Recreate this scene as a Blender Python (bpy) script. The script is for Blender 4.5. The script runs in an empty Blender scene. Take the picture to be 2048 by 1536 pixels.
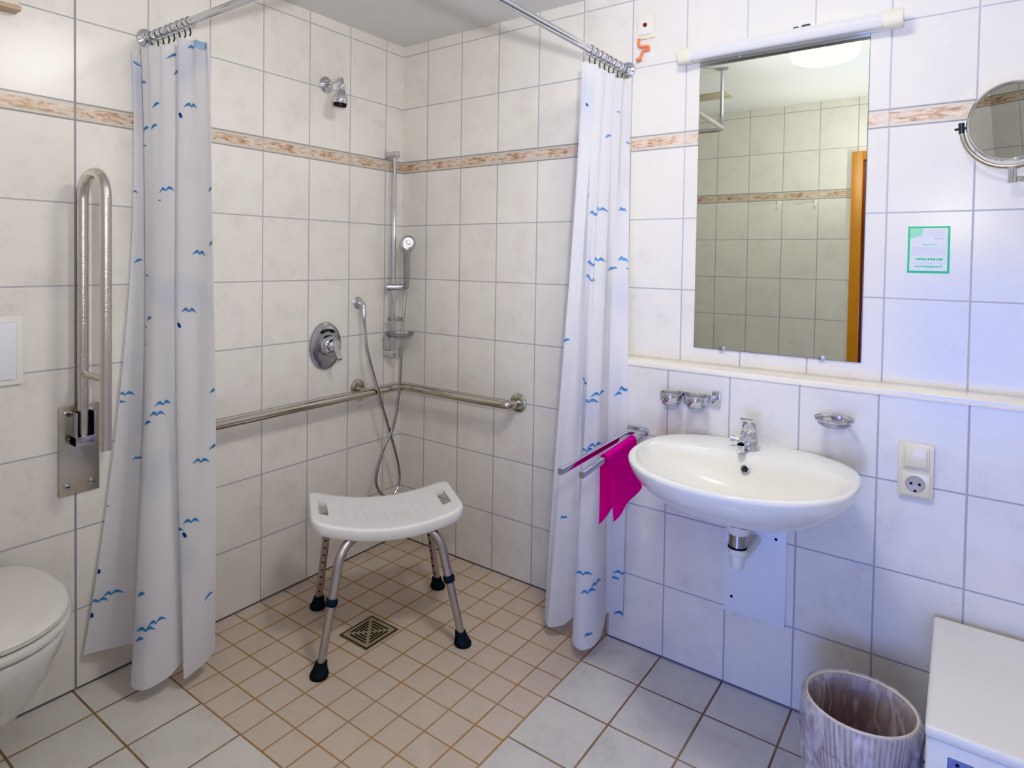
import bpy, bmesh, math, random
from mathutils import Vector, Matrix
PI = math.pi
random.seed(7)
C = bpy.context.scene.collection


# camera solved for this room: position, yaw / pitch / roll, focal length in pixels of a 2048-wide frame
CAMC = (2.14070, -2.22637, 1.34859); CAMP = (2.223958, -0.024688, 0.014045, 1277.17); SHX = 76.35; SHY = -218.88
DOOR_P = 76; WORLD_S = .9; EXPO = -0.12; LAMP_S = 66; FILL_P = 85

# ------------------------------------------------------------------ curtain shapes (plain python)
#CURTAIN-BEGIN
def _cr(p0, p1, p2, p3, t):
    return tuple(0.5*((2*b)+(-a+c)*t+(2*a-5*b+4*c-d)*t*t+(-a+3*b-3*c+d)*t**3) for a, b, c, d in zip(p0, p1, p2, p3))
def spline(pts, s):
    n = len(pts)-1
    x = min(max(s, 0), 1)*n
    i = min(int(x), n-1)
    f = x-i
    return _cr(pts[max(i-1, 0)], pts[i], pts[i+1], pts[min(i+2, n)], f)
# rows: top x, top y, middle x, middle y, bottom x, bottom y, bottom z, top z
CURT_A = [(.012,-1.262,.018,-1.285,.020,-1.41,.11,2.000),(.022,-1.225,.03,-1.25,.045,-1.35,.11,1.996),
 (.045,-1.20,.05,-1.205,.10,-1.27,.11,2.005),(.02,-1.215,.045,-1.205,.165,-1.27,.07,2.008),
 (.045,-1.24,.085,-1.255,.178,-1.335,.05,2.012),(.10,-1.235,.14,-1.25,.228,-1.328,.045,2.006),
 (.155,-1.21,.185,-1.215,.25,-1.262,.06,2.010),(.205,-1.185,.20,-1.17,.232,-1.19,.09,2.000),
 (.235,-1.225,.23,-1.225,.270,-1.225,.045,2.010),(.31,-1.205,.305,-1.195,.274,-1.175,.055,1.992),
 (.392,-1.212,.365,-1.18,.262,-1.112,.075,1.968)]
CURT_B = [(1.150,-.352,1.062,-.305,.972,-.252,.05,1.990),(1.135,-.325,1.075,-.30,1.003,-.268,.04,2.005),
 (1.160,-.295,1.105,-.285,1.046,-.238,.05,2.000),(1.135,-.262,1.11,-.25,1.085,-.215,.085,2.004),
 (1.160,-.232,1.135,-.27,1.112,-.295,.05,1.998),(1.138,-.20,1.145,-.262,1.148,-.322,.04,2.006),
 (1.160,-.165,1.17,-.23,1.186,-.288,.05,1.999),(1.138,-.128,1.165,-.18,1.185,-.205,.075,2.006),
 (1.162,-.092,1.168,-.155,1.170,-.158,.10,2.000),(1.142,-.052,1.196,-.146,1.200,-.146,.10,2.006),
 (1.158,-.012,1.224,-.142,1.228,-.146,.10,1.996)]
def curtain_point(rows, s, t):
    tx, ty, mx, my, bx_, by_, zb, zt = spline(rows, s)
    # quadratic through top (t=0), middle (t=.5), bottom (t=1)
    a, b, c = (1-t)*(1-2*t), 4*t*(1-t), t*(2*t-1)
    g = math.exp(-t*9)*.007*math.sin(s*75)+.0022*math.sin(s*41+t*7)*(1-math.exp(-t*6))
    x, y = a*tx+b*mx+c*bx_+g*.6, a*ty+b*my+c*by_+g
    sag = -.006*abs(math.sin(s*PI_*10))*math.exp(-t*30)
    return (x, y, zt+(zb-zt)*t+sag)
PI_ = 3.141592653589793
#CURTAIN-END

# ------------------------------------------------------------------ materials
def new_mat(name):
    m = bpy.data.materials.new(name); m.use_nodes = True
    nt = m.node_tree
    return m, nt, nt.nodes['Principled BSDF']
def lin(c):
    return tuple(((v/12.92) if v <= .04045 else ((v+.055)/1.055)**2.4) for v in c)
def srgb(r, g, b):
    return lin((r/255, g/255, b/255))+(1,)
def simple(name, col, rough=.4, metal=0., noise=.0, nscale=30, bump=0., **kw):
    m, nt, b = new_mat(name)
    b.inputs['Roughness'].default_value = rough
    b.inputs['Metallic'].default_value = metal
    for k, v in kw.items():
        b.inputs[k.replace('_', ' ')].default_value = v
    tc = nt.nodes.new('ShaderNodeTexCoord'); nz = nt.nodes.new('ShaderNodeTexNoise')
    nz.inputs['Scale'].default_value = nscale; nz.inputs['Detail'].default_value = 1
    nt.links.new(tc.outputs['Object'], nz.inputs['Vector'])
    mx = nt.nodes.new('ShaderNodeMix'); mx.data_type = 'RGBA'
    mx.inputs[6].default_value = col
    mx.inputs[7].default_value = (col[0]*(1-noise), col[1]*(1-noise), col[2]*(1-noise), 1)
    nt.links.new(nz.outputs['Fac'], mx.inputs[0]); nt.links.new(mx.outputs[2], b.inputs['Base Color'])
    if bump:
        bp = nt.nodes.new('ShaderNodeBump'); bp.inputs['Strength'].default_value = bump; bp.inputs['Distance'].default_value = .002
        nt.links.new(nz.outputs['Fac'], bp.inputs['Height']); nt.links.new(bp.outputs['Normal'], b.inputs['Normal'])
    return m

class NB:
    """small math-node builder"""
    def __init__(s, nt): s.nt = nt
    def m(s, op, a, b=None, c=None):
        n = s.nt.nodes.new('ShaderNodeMath'); n.operation = op
        for i, v in enumerate((a, b, c)):
            if v is None: continue
            if isinstance(v, (int, float)): n.inputs[i].default_value = v
            else: s.nt.links.new(v, n.inputs[i])
        return n.outputs[0]
    def mix(s, f, a, b):
        n = s.nt.nodes.new('ShaderNodeMix'); n.data_type = 'RGBA'
        for i, v in ((0, f), (6, a), (7, b)):
            if isinstance(v, (int, float, tuple)): n.inputs[i].default_value = v
            else: s.nt.links.new(v, n.inputs[i])
        return n.outputs[2]
    def noise(s, vec, scale, detail=4, rough=.5, dist=0.):
        n = s.nt.nodes.new('ShaderNodeTexNoise'); n.inputs['Scale'].default_value = scale
        n.inputs['Detail'].default_value = detail; n.inputs['Roughness'].default_value = rough
        n.inputs['Distortion'].default_value = dist
        s.nt.links.new(vec, n.inputs['Vector']); return n.outputs['Fac']
    def comb(s, x, y, z):
        n = s.nt.nodes.new('ShaderNodeCombineXYZ')
        for i, v in enumerate((x, y, z)):
            if isinstance(v, (int, float)): n.inputs[i].default_value = v
            else: s.nt.links.new(v, n.inputs[i])
        return n.outputs[0]
    def ramp(s, f, stops):
        n = s.nt.nodes.new('ShaderNodeValToRGB')
        while len(n.color_ramp.elements) < len(stops): n.color_ramp.elements.new(.5)
        for e, (p, c) in zip(n.color_ramp.elements, stops): e.position = p; e.color = c
        s.nt.links.new(f, n.inputs[0]); return n.outputs[0]
    def line(s, coord, off, pitch, w):
        """1 on the joints of a grid, 0 on the tile"""
        f = s.m('FRACT', s.m('DIVIDE', s.m('SUBTRACT', coord, off), pitch))
        d = s.m('MULTIPLY', s.m('SUBTRACT', .5, s.m('ABSOLUTE', s.m('SUBTRACT', f, .5))), pitch)
        # smooth edge
        mr = s.nt.nodes.new('ShaderNodeMapRange'); mr.interpolation_type = 'SMOOTHSTEP'
        mr.inputs['From Min'].default_value = w*.5*.7; mr.inputs['From Max'].default_value = w*.5*1.35
        mr.inputs['To Min'].default_value = 1; mr.inputs['To Max'].default_value = 0
        s.nt.links.new(d, mr.inputs['Value']); return mr.outputs[0]
    def idx(s, coord, off, pitch):
        return s.m('FLOOR', s.m('DIVIDE', s.m('SUBTRACT', coord, off), pitch))

BH = .0536          # height of the decorated border course
ROW = .25
def tile_body(nb, pos, ix, iy, base, dark, amount=.45, sc=9):
    """glazed marbled tile colour, different in every tile"""
    wn = nb.nt.nodes.new('ShaderNodeTexWhiteNoise'); wn.noise_dimensions = '2D'
    nb.nt.links.new(nb.comb(ix, iy, 0), wn.inputs['Vector'])
    vm = nb.nt.nodes.new('ShaderNodeVectorMath'); vm.operation = 'MULTIPLY_ADD'
    nb.nt.links.new(wn.outputs['Color'], vm.inputs[0]); vm.inputs[1].default_value = (7, 7, 7)
    nb.nt.links.new(pos, vm.inputs[2])
    v = vm.outputs[0]
    n1 = nb.noise(v, sc, 2, .6)
    n2 = nb.noise(v, sc*2.6, 3, .7)
    vein = nb.ramp(n2, [(0, (0, 0, 0, 1)), (.47, (0, 0, 0, 1)), (.515, (1, 1, 1, 1)), (.56, (0, 0, 0, 1)), (1, (0, 0, 0, 1))])
    blot = nb.ramp(n1, [(0, (0, 0, 0, 1)), (.45, (0, 0, 0, 1)), (.75, (1, 1, 1, 1))])
    f = nb.m('MULTIPLY', nb.m('ADD', nb.m('MULTIPLY', blot, .5), nb.m('MULTIPLY', vein, nb.m('MULTIPLY', blot, .75))), amount)
    return nb.mix(f, base, dark), wn.outputs['Value']

def wall_tile_mat(name, axis, u0, pitch, seed=0, border=True, base=srgb(224, 221, 215), dark=srgb(196, 190, 185), rough=.2):
    m, nt, b = new_mat(name); nb = NB(nt)
    geo = nt.nodes.new('ShaderNodeNewGeometry'); sep = nt.nodes.new('ShaderNodeSeparateXYZ')
    nt.links.new(geo.outputs['Position'], sep.inputs[0])
    u = sep.outputs[axis]; z = sep.outputs[2]
    top = nb.m('GREATER_THAN', z, 7*ROW+BH) if border else 0.
    zz = nb.m('SUBTRACT', z, nb.m('MULTIPLY', top, BH)) if border else z
    gu = nb.line(u, u0, pitch, .0048); gz = nb.line(zz, 0., ROW, .0044)
    g = nb.m('MAXIMUM', gu, gz)
    base_joint = nb.m('LESS_THAN', z, .007)
    ix = nb.idx(u, u0, pitch); iz = nb.idx(zz, 0, ROW)
    col, val = tile_body(nb, geo.outputs['Position'], nb.m('ADD', ix, seed), iz, base, dark)
    grout = srgb(172, 173, 181)
    col = nb.mix(g, col, grout)
    if border:
        inb = nb.m('MULTIPLY', nb.m('GREATER_THAN', z, 7*ROW), nb.m('LESS_THAN', z, 7*ROW+BH))
        zc = nb.m('ABSOLUTE', nb.m('SUBTRACT', z, 7*ROW+BH/2))
        fu = nb.m('FRACT', nb.m('DIVIDE', nb.m('SUBTRACT', u, u0), pitch))
        pv = nb.comb(nb.m('MULTIPLY', u, .55), 0., nb.m('MULTIPLY', z, 2.0))
        n = nb.noise(pv, 52, 3, .72)
        # fewer dark patches toward each piece's joint
        n = nb.m('ADD', n, nb.m('MULTIPLY', nb.m('SUBTRACT', nb.m('ABSOLUTE', nb.m('SUBTRACT', fu, .45)), .24), -.22))
        bc = nb.ramp(n, [(0, srgb(222, 216, 206)), (.40, srgb(214, 202, 190)), (.50, srgb(204, 184, 166)), (.57, srgb(188, 158, 132)), (.68, srgb(150, 120, 98))])
        edge = nb.m('GREATER_THAN', zc, BH/2-.0105)
        bc = nb.mix(edge, bc, srgb(198, 193, 184))
        hard = nb.m('GREATER_THAN', zc, BH/2-.0030)
        bc = nb.mix(hard, bc, srgb(142, 138, 132))
        bc = nb.mix(nb.m('MULTIPLY', gu, .45), bc, srgb(150, 145, 140))
        col = nb.mix(inb, col, bc)
    col = nb.mix(base_joint, col, srgb(128, 128, 134))
    nt.links.new(col, b.inputs['Base Color'])
    r = nb.m('ADD', rough, nb.m('MULTIPLY', g, .5)); nt.links.new(r, b.inputs['Roughness'])
    bp = nt.nodes.new('ShaderNodeBump'); bp.inputs['Strength'].default_value = .5; bp.inputs['Distance'].default_value = .0012
    h = nb.m('MULTIPLY', g, -1.0)
    nt.links.new(h, bp.inputs['Height']); nt.links.new(bp.outputs['Normal'], b.inputs['Normal'])
    b.inputs['Specular IOR Level'].default_value = .5
    return m

def floor_mat(name, x0, px, y0, py, w, base, dark, grout, grout2, rough=.3, amount=.6, sc=9, alt=None):
    m, nt, b = new_mat(name); nb = NB(nt)
    geo = nt.nodes.new('ShaderNodeNewGeometry'); sep = nt.nodes.new('ShaderNodeSeparateXYZ')
    nt.links.new(geo.outputs['Position'], sep.inputs[0])
    x, y = sep.outputs[0], sep.outputs[1]
    g = nb.m('MAXIMUM', nb.line(x, x0, px, w), nb.line(y, y0, py, w))
    ix, iy = nb.idx(x, x0, px), nb.idx(y, y0, py)
    col, val = tile_body(nb, geo.outputs['Position'], ix, iy, base, dark, amount, sc)
    if alt: col = nb.mix(nb.m('MULTIPLY', val, .55), col, alt)
    gn = nb.noise(geo.outputs['Position'], 5, 3)
    gc = nb.mix(nb.ramp(gn, [(.35, (0, 0, 0, 1)), (.62, (1, 1, 1, 1))]), grout, grout2)
    # joints well inside the shower are paler than the worn outer ones
    col = nb.mix(nb.m('MULTIPLY', g, .92), col, gc)
    nt.links.new(col, b.inputs['Base Color'])
    nt.links.new(nb.m('ADD', rough, nb.m('MULTIPLY', g, .4)), b.inputs['Roughness'])
    bp = nt.nodes.new('ShaderNodeBump'); bp.inputs['Strength'].default_value = .5; bp.inputs['Distance'].default_value = .0015
    nt.links.new(nb.m('MULTIPLY', g, -1), bp.inputs['Height']); nt.links.new(bp.outputs['Normal'], b.inputs['Normal'])
    return m

M = {}
M['tileA'] = wall_tile_mat('glazed wall tiles left', 1, -.1148, .2178, 0)
M['tileB'] = wall_tile_mat('glazed wall tiles back', 0, .1548, .2005, 31)
M['tileL'] = wall_tile_mat('glazed wall tiles ledge', 0, .1598, .2005, 57, border=False)
M['tileF'] = wall_tile_mat('glazed wall tiles front', 0, .185, .2055, 77)
M['tileR'] = wall_tile_mat('glazed wall tiles right', 1, -.1148, .2178, 91)
M['floor_big'] = floor_mat('large floor tiles', 1.153, .2037, -.312, .2182, .0062, srgb(210, 208, 205), srgb(184, 180, 178), srgb(128, 100, 76), srgb(150, 124, 92), .22)
M['floor_left'] = floor_mat('large floor tiles left', .152, .2037, -1.212, .2182, .0062, srgb(212, 209, 203), srgb(188, 183, 176), srgb(118, 100, 76), srgb(150, 122, 88), .22)
M['floor_small'] = floor_mat('small shower floor tiles', 1.153, .0985, -1.212, .1105, .0052, srgb(204, 192, 180), srgb(180, 164, 152), srgb(164, 140, 112), srgb(168, 128, 78), .42, .55, 12, srgb(200, 184, 168))
M['ceiling'] = simple('white ceiling paint', srgb(222, 222, 222), .8, noise=.02, nscale=3)
M['ledge'] = simple('glazed ledge tile', srgb(240, 234, 218), .12, noise=.03, nscale=20)
M['porcelain'] = simple('white porcelain', srgb(232, 232, 228), .06, noise=.01, nscale=6, Coat_Weight=.5, Coat_Roughness=.03)
M['toilet'] = simple('toilet porcelain', srgb(222, 221, 216), .08, noise=.01, nscale=6, Coat_Weight=.4)
M['lid'] = simple('toilet seat plastic', srgb(216, 214, 208), .16, noise=.015, nscale=8)
M['chrome'] = simple('polished chrome', srgb(214, 216, 222), .07, 1., noise=.06, nscale=40)
M['chrome_soft'] = simple('satin chrome', srgb(186, 186, 190), .2, 1., noise=.10, nscale=60)
M['nickel'] = simple('brushed stainless steel', srgb(200, 196, 186), .24, 1., noise=.12, nscale=90)
M['grab'] = simple('polished stainless rail', srgb(202, 198, 186), .16, 1., noise=.08, nscale=50)
M['knurl'] = simple('knurled stainless rail', srgb(214, 210, 202), .22, 1., noise=.06, nscale=300, bump=.3)
M['alu'] = simple('anodised aluminium tube', srgb(196, 193, 194), .3, .9, noise=.08, nscale=60)
M['seat'] = simple('white moulded seat plastic', srgb(226, 227, 229), .35, noise=.02, nscale=60, bump=.15)
M['rubber'] = simple('dark teal rubber', srgb(30, 43, 50), .45, noise=.2, nscale=30)
M['collar'] = simple('dark blue plastic collar', srgb(32, 48, 64), .35, noise=.15, nscale=30)
M['black'] = simple('black rubber', srgb(16, 16, 18), .5, noise=.1)
M['white_plastic'] = simple('white plastic', srgb(226, 225, 220), .3, noise=.02)
M['cream_plastic'] = simple('cream plastic', srgb(226, 221, 203), .3, noise=.03)
M['socket_plastic'] = simple('warm white switch plastic', srgb(226, 217, 190), .28, noise=.02)
M['panel'] = simple('white lacquered cover panel', srgb(222, 226, 232), .35, noise=.02)
M['drain_steel'] = simple('worn drain steel', srgb(172, 164, 146), .4, .25, noise=.25, nscale=40)
M['slot'] = simple('dark drain slot', srgb(20, 18, 16), .7)
M['wood'] = simple('orange beech door frame', srgb(206, 140, 58), .35, noise=.16, nscale=14)
M['door_dark'] = simple('reddish door edge', srgb(120, 60, 36), .4, noise=.2)
M['hall'] = simple('pale hall paint', srgb(222, 226, 236), .8, noise=.03, nscale=3)
M['hall_floor'] = simple('grey hall floor', srgb(150, 152, 160), .5, noise=.1, nscale=8)
M['red'] = simple('red call button', srgb(120, 20, 16), .35, noise=.1)
M['orange'] = simple('orange pull cord', srgb(240, 140, 96), .5, noise=.15)
M['green'] = simple('green print', srgb(50, 182, 122), .5, noise=.08)
M['green_pale'] = simple('pale green print', srgb(150, 214, 180), .5, noise=.2, nscale=200)
M['greytext'] = simple('grey print', srgb(186, 190, 204), .6, noise=.1)
M['card'] = simple('glossy white card', srgb(228, 230, 236), .3, noise=.02)
M['lime'] = simple('lime green plastic', srgb(176, 212, 40), .35, noise=.1)
M['dark_grey'] = simple('dark grey plastic', srgb(46, 52, 54), .4, noise=.1)
M['box'] = simple('white matte box plastic', srgb(226, 225, 220), .42, noise=.015, nscale=5)
M['notch'] = simple('blue grey handle recess', srgb(112, 120, 170), .5, noise=.08)
M['bin'] = simple('cream wire bin', srgb(214, 196, 170), .4, noise=.12)
M['bin_in'] = simple('tan bin weave', srgb(176, 148, 124), .55, noise=.25, nscale=60)
M['gap'] = simple('grey sealant joint', srgb(150, 151, 158), .6, noise=.1)
M['hatch'] = simple('tan ceiling hatch', srgb(186, 178, 158), .6, noise=.08)
M['cream_border'] = simple('cabinet cream', srgb(214, 206, 192), .4, noise=.05)

def glassy(name, tint, rough=.02, alpha=1.):
    m, nt, b = new_mat(name)
    for n in list(nt.nodes):
        if n.type != 'OUTPUT_MATERIAL': nt.nodes.remove(n)
    out = [n for n in nt.nodes if n.type == 'OUTPUT_MATERIAL'][0]
    tr = nt.nodes.new('ShaderNodeBsdfTransparent'); tr.inputs[0].default_value = tint
    gl = nt.nodes.new('ShaderNodeBsdfGlossy'); gl.inputs['Roughness'].default_value = rough
    fr = nt.nodes.new('ShaderNodeFresnel'); fr.inputs[0].default_value = 1.5
    mx = nt.nodes.new('ShaderNodeMixShader')
    nt.links.new(fr.outputs[0], mx.inputs[0]); nt.links.new(tr.outputs[0], mx.inputs[1]); nt.links.new(gl.outputs[0], mx.inputs[2])
    if alpha < 1:
        df = nt.nodes.new('ShaderNodeBsdfDiffuse'); df.inputs[0].default_value = (.85, .84, .9, 1)
        m2 = nt.nodes.new('ShaderNodeMixShader'); m2.inputs[0].default_value = 1-alpha
        nt.links.new(mx.outputs[0], m2.inputs[1]); nt.links.new(df.outputs[0], m2.inputs[2]); mx = m2
    nt.links.new(mx.outputs[0], out.inputs[0]); return m
M['glass'] = glassy('clear tumbler glass', (.985, .99, .99, 1), .02, .75)
M['clear_plastic'] = glassy('clear plastic dish', (.97, .965, .98, 1), .2, .8)

def mirror_mat(name, tint):
    m, nt, b = new_mat(name)
    b.inputs['Metallic'].default_value = 1; b.inputs['Roughness'].default_value = 0.005
    nb = NB(nt); tc = nt.nodes.new('ShaderNodeTexCoord')
    n = nb.noise(tc.outputs['Object'], 2, 1)
    nt.links.new(nb.mix(n, tint, tuple(v*.985 for v in tint[:3])+(1,)), b.inputs['Base Color']); return m
M['mirror'] = mirror_mat('silvered mirror glass', srgb(222, 227, 215))
M['mirror_round'] = mirror_mat('round mirror glass', srgb(210, 214, 212))
M['mirror_edge'] = simple('dark mirror edge', srgb(70, 84, 88), .3, .3, noise=.1)

def cloth_mat(name, col, back, trans=.35, smudge=None, rough=.6):
    m, nt, b = new_mat(name); nb = NB(nt)
    out = [n for n in nt.nodes if n.type == 'OUTPUT_MATERIAL'][0]
    tc = nt.nodes.new('ShaderNodeTexCoord')
    n = nb.noise(tc.outputs['UV'], 3.2, 1, .6)
    f = nb.ramp(n, [(0, (0, 0, 0, 1)), (.56, (0, 0, 0, 1)), (.72, (1, 1, 1, 1))])
    c = nb.mix(nb.m('MULTIPLY', f, .55), col, smudge or back)
    nt.links.new(c, b.inputs['Base Color']); b.inputs['Roughness'].default_value = rough
    b.inputs['Specular IOR Level'].default_value = .35
    tl = nt.nodes.new('ShaderNodeBsdfTranslucent'); nt.links.new(c, tl.inputs[0])
    mx = nt.nodes.new('ShaderNodeMixShader'); mx.inputs[0].default_value = trans
    nt.links.new(b.outputs[0], mx.inputs[1]); nt.links.new(tl.outputs[0], mx.inputs[2])
    nt.links.new(mx.outputs[0], out.inputs[0])
    # soft creases
    w = nb.noise(tc.outputs['UV'], 9, 2, .55)
    bp = nt.nodes.new('ShaderNodeBump'); bp.inputs['Strength'].default_value = .35; bp.inputs['Distance'].default_value = .004
    nt.links.new(w, bp.inputs['Height']); nt.links.new(bp.outputs['Normal'], b.inputs['Normal'])
    return m
M['curtain'] = cloth_mat('white shower curtain fabric', srgb(238, 239, 245), srgb(215, 219, 233), .42, srgb(208, 216, 238))
M['pink'] = cloth_mat('magenta microfibre cloth', srgb(255, 34, 196), srgb(250, 24, 184), .25, None, .85)
M['bird'] = simple('mid blue print', srgb(84, 146, 208), .6, noise=.35, nscale=60)
M['bird_dark'] = simple('dark blue print', srgb(20, 56, 150), .6, noise=.1)
M['bird_pale'] = simple('pale blue print', srgb(160, 196, 232), .6, noise=.3, nscale=60)

def bag_mat():
    m, nt, b = new_mat('translucent bin liner film'); nb = NB(nt)
    out = [n for n in nt.nodes if n.type == 'OUTPUT_MATERIAL'][0]
    tc = nt.nodes.new('ShaderNodeTexCoord')
    b.inputs['Base Color'].default_value = srgb(218, 214, 224); b.inputs['Roughness'].default_value = .3
    mp = nt.nodes.new('ShaderNodeMapping'); mp.inputs['Scale'].default_value = (1, 1, .35); mp.inputs['Rotation'].default_value = (.5, .3, 0)
    nt.links.new(tc.outputs['Object'], mp.inputs[0])
    n = nb.noise(mp.outputs[0], 15, 2, .6, .3)
    f = nb.ramp(n, [(.30, (.42, .42, .42, 1)), (.44, (.30, .30, .30, 1)), (.50, (.66, .66, .66, 1)), (.56, (.32, .32, .32, 1)), (.7, (.52, .52, .52, 1))])
    tp = nt.nodes.new('ShaderNodeBsdfTransparent'); mx = nt.nodes.new('ShaderNodeMixShader')
    nt.links.new(f, mx.inputs[0]); nt.links.new(tp.outputs[0], mx.inputs[1]); nt.links.new(b.outputs[0], mx.inputs[2])
    nt.links.new(mx.outputs[0], out.inputs[0])
    bp = nt.nodes.new('ShaderNodeBump'); bp.inputs['Strength'].default_value = .8; bp.inputs['Distance'].default_value = .004
    nt.links.new(n, bp.inputs['Height']); nt.links.new(bp.outputs['Normal'], b.inputs['Normal'])
    return m
M['bag'] = bag_mat()

def emit(name, col, st):
    m, nt, b = new_mat(name)
    b.inputs['Base Color'].default_value = col
    b.inputs['Emission Color'].default_value = col; b.inputs['Emission Strength'].default_value = st
    return m
M['lamp_glass'] = emit('glowing opal lamp glass', (1, .955, .87, 1), LAMP_S)
M['tube'] = simple('white opal tube cover', srgb(232, 232, 234), .3, noise=.02)

# ------------------------------------------------------------------ mesh helpers
def bm_new(): return bmesh.new()
def add_box(bm, x0, x1, y0, y1, z0, z1, bev=0., seg=2, mi=0):
    r = bmesh.ops.create_cube(bm, size=1)
    vs = r['verts']
    for v in vs:
        v.co = Vector((x0+(v.co.x+.5)*(x1-x0), y0+(v.co.y+.5)*(y1-y0), z0+(v.co.z+.5)*(z1-z0)))
    fs = set(f for v in vs for f in v.link_faces)
    for f in fs: f.material_index = mi
    if bev:
        es = list(set(e for v in vs for e in v.link_edges))
        bmesh.ops.bevel(bm, geom=es, offset=bev, segments=seg, profile=.6, affect='EDGES')
    return vs
def add_tube(bm, pts, r, n=14, cap=True, closed=False, mi=0, radii=None):
    pts = [Vector(p) for p in pts]
    N = len(pts); rings = []
    up = None
    for i, p in enumerate(pts):
        if closed: d = (pts[(i+1) % N]-pts[i-1]).normalized()
        else: d = (pts[min(i+1, N-1)]-pts[max(i-1, 0)]).normalized()
        if up is None:
            up = Vector((0, 0, 1)) if abs(d.z) < .9 else Vector((1, 0, 0))
        a = up-d*up.dot(d)
        if a.length < 1e-5: a = d.orthogonal()
        a.normalize(); up = a; b = d.cross(a)
        rr = radii[i] if radii else r
        rings.append([bm.verts.new(p+(a*math.cos(2*PI*k/n)+b*math.sin(2*PI*k/n))*rr) for k in range(n)])
    for i in range(N if closed else N-1):
        A, B = rings[i], rings[(i+1) % N]
        for k in range(n):
            f = bm.faces.new((A[k], A[(k+1) % n], B[(k+1) % n], B[k])); f.material_index = mi; f.smooth = True
    if cap and not closed:
        f = bm.faces.new(rings[0][::-1]); f.material_index = mi
        f = bm.faces.new(rings[-1]); f.material_index = mi
def smooth_path(ctrl, sub=8, closed=False):
    out = []; n = len(ctrl)
    rng = range(n if closed else n-1)
    for i in rng:
        if closed: p = [ctrl[(i-1) % n], ctrl[i], ctrl[(i+1) % n], ctrl[(i+2) % n]]
        else: p = [ctrl[max(i-1, 0)], ctrl[i], ctrl[i+1], ctrl[min(i+2, n-1)]]
        for k in range(sub): out.append(_cr(*p, k/sub))
    if not closed: out.append(tuple(ctrl[-1]))
    return out
def fillet(pts, r, seg=8):
    """polyline with rounded corners"""
    pts = [Vector(p) for p in pts]; out = [pts[0]]
    for i in range(1, len(pts)-1):
        a, b, c = pts[i-1], pts[i], pts[i+1]
        u, v = (a-b).normalized(), (c-b).normalized()
        rr = min(r, (a-b).length*.49, (c-b).length*.49)
        p0, p1 = b+u*rr, b+v*rr
        for k in range(seg+1):
            t = k/seg; out.append(p0*(1-t)**2+b*2*t*(1-t)+p1*t*t)
    out.append(pts[-1]); return out
def add_lathe(bm, prof, origin=(0, 0, 0), axis='z', n=32, mi=0, mat=None, sx=1., sy=1.):
    """prof: list of (radius, height)"""
    o = Vector(origin)
    if mat is None:
        mat = {'z': Matrix.Identity(3), 'x': Matrix(((0, 0, 1), (0, 1, 0), (-1, 0, 0))), 'y': Matrix(((1, 0, 0), (0, 0, 1), (0, -1, 0))),
               '-y': Matrix(((1, 0, 0), (0, 0, -1), (0, 1, 0))), '-x': Matrix(((0, 0, -1), (0, 1, 0), (1, 0, 0)))}[axis]
    rings = []
    for r, h in prof:
        if r < 1e-6: rings.append([bm.verts.new(o+mat @ Vector((0, 0, h)))])
        else: rings.append([bm.verts.new(o+mat @ Vector((r*sx*math.cos(2*PI*k/n), r*sy*math.sin(2*PI*k/n), h))) for k in range(n)])
    for A, B in zip(rings, rings[1:]):
        for k in range(n):
            k2 = (k+1) % n
            if len(A) == 1 and len(B) == 1: continue
            if len(A) == 1: vs = (A[0], B[k2], B[k])
            elif len(B) == 1: vs = (A[k], A[k2], B[0])
            else: vs = (A[k], A[k2], B[k2], B[k])
            f = bm.faces.new(vs); f.material_index = mi; f.smooth = True
def add_prism(bm, poly, depth, mat=None, mi=0):
    """poly in local xy extruded along local z by depth; mat 4x4"""
    mat = mat or Matrix.Identity(4)
    a = [bm.verts.new(mat @ Vector((x, y, 0))) for x, y in poly]
    b = [bm.verts.new(mat @ Vector((x, y, depth))) for x, y in poly]
    fs = [bm.faces.new(a[::-1]), bm.faces.new(b)]
    n = len(poly)
    for i in range(n): fs.append(bm.faces.new((a[i], a[(i+1) % n], b[(i+1) % n], b[i])))
    for f in fs: f.material_index = mi
def bridge_rings(bm, rings, mi=0, cap0=False, cap1=False):
    R = [[bm.verts.new(p) for p in r] for r in rings]
    for A, B in zip(R, R[1:]):
        n = len(A)
        for k in range(n):
            f = bm.faces.new((A[k], A[(k+1) % n], B[(k+1) % n], B[k])); f.smooth = True; f.material_index = mi
    if cap0: bm.faces.new(R[0][::-1]).material_index = mi
    if cap1: bm.faces.new(R[-1]).material_index = mi
    return R
def rrect(x0, x1, y0, y1, r, n=5):
    out = []
    for cx, cy, a0 in ((x1-r, y1-r, 0), (x0+r, y1-r, 90), (x0+r, y0+r, 180), (x1-r, y0+r, 270)):
        for k in range(n+1):
            a = math.radians(a0+90*k/n); out.append((cx+r*math.cos(a), cy+r*math.sin(a)))
    return out

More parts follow.
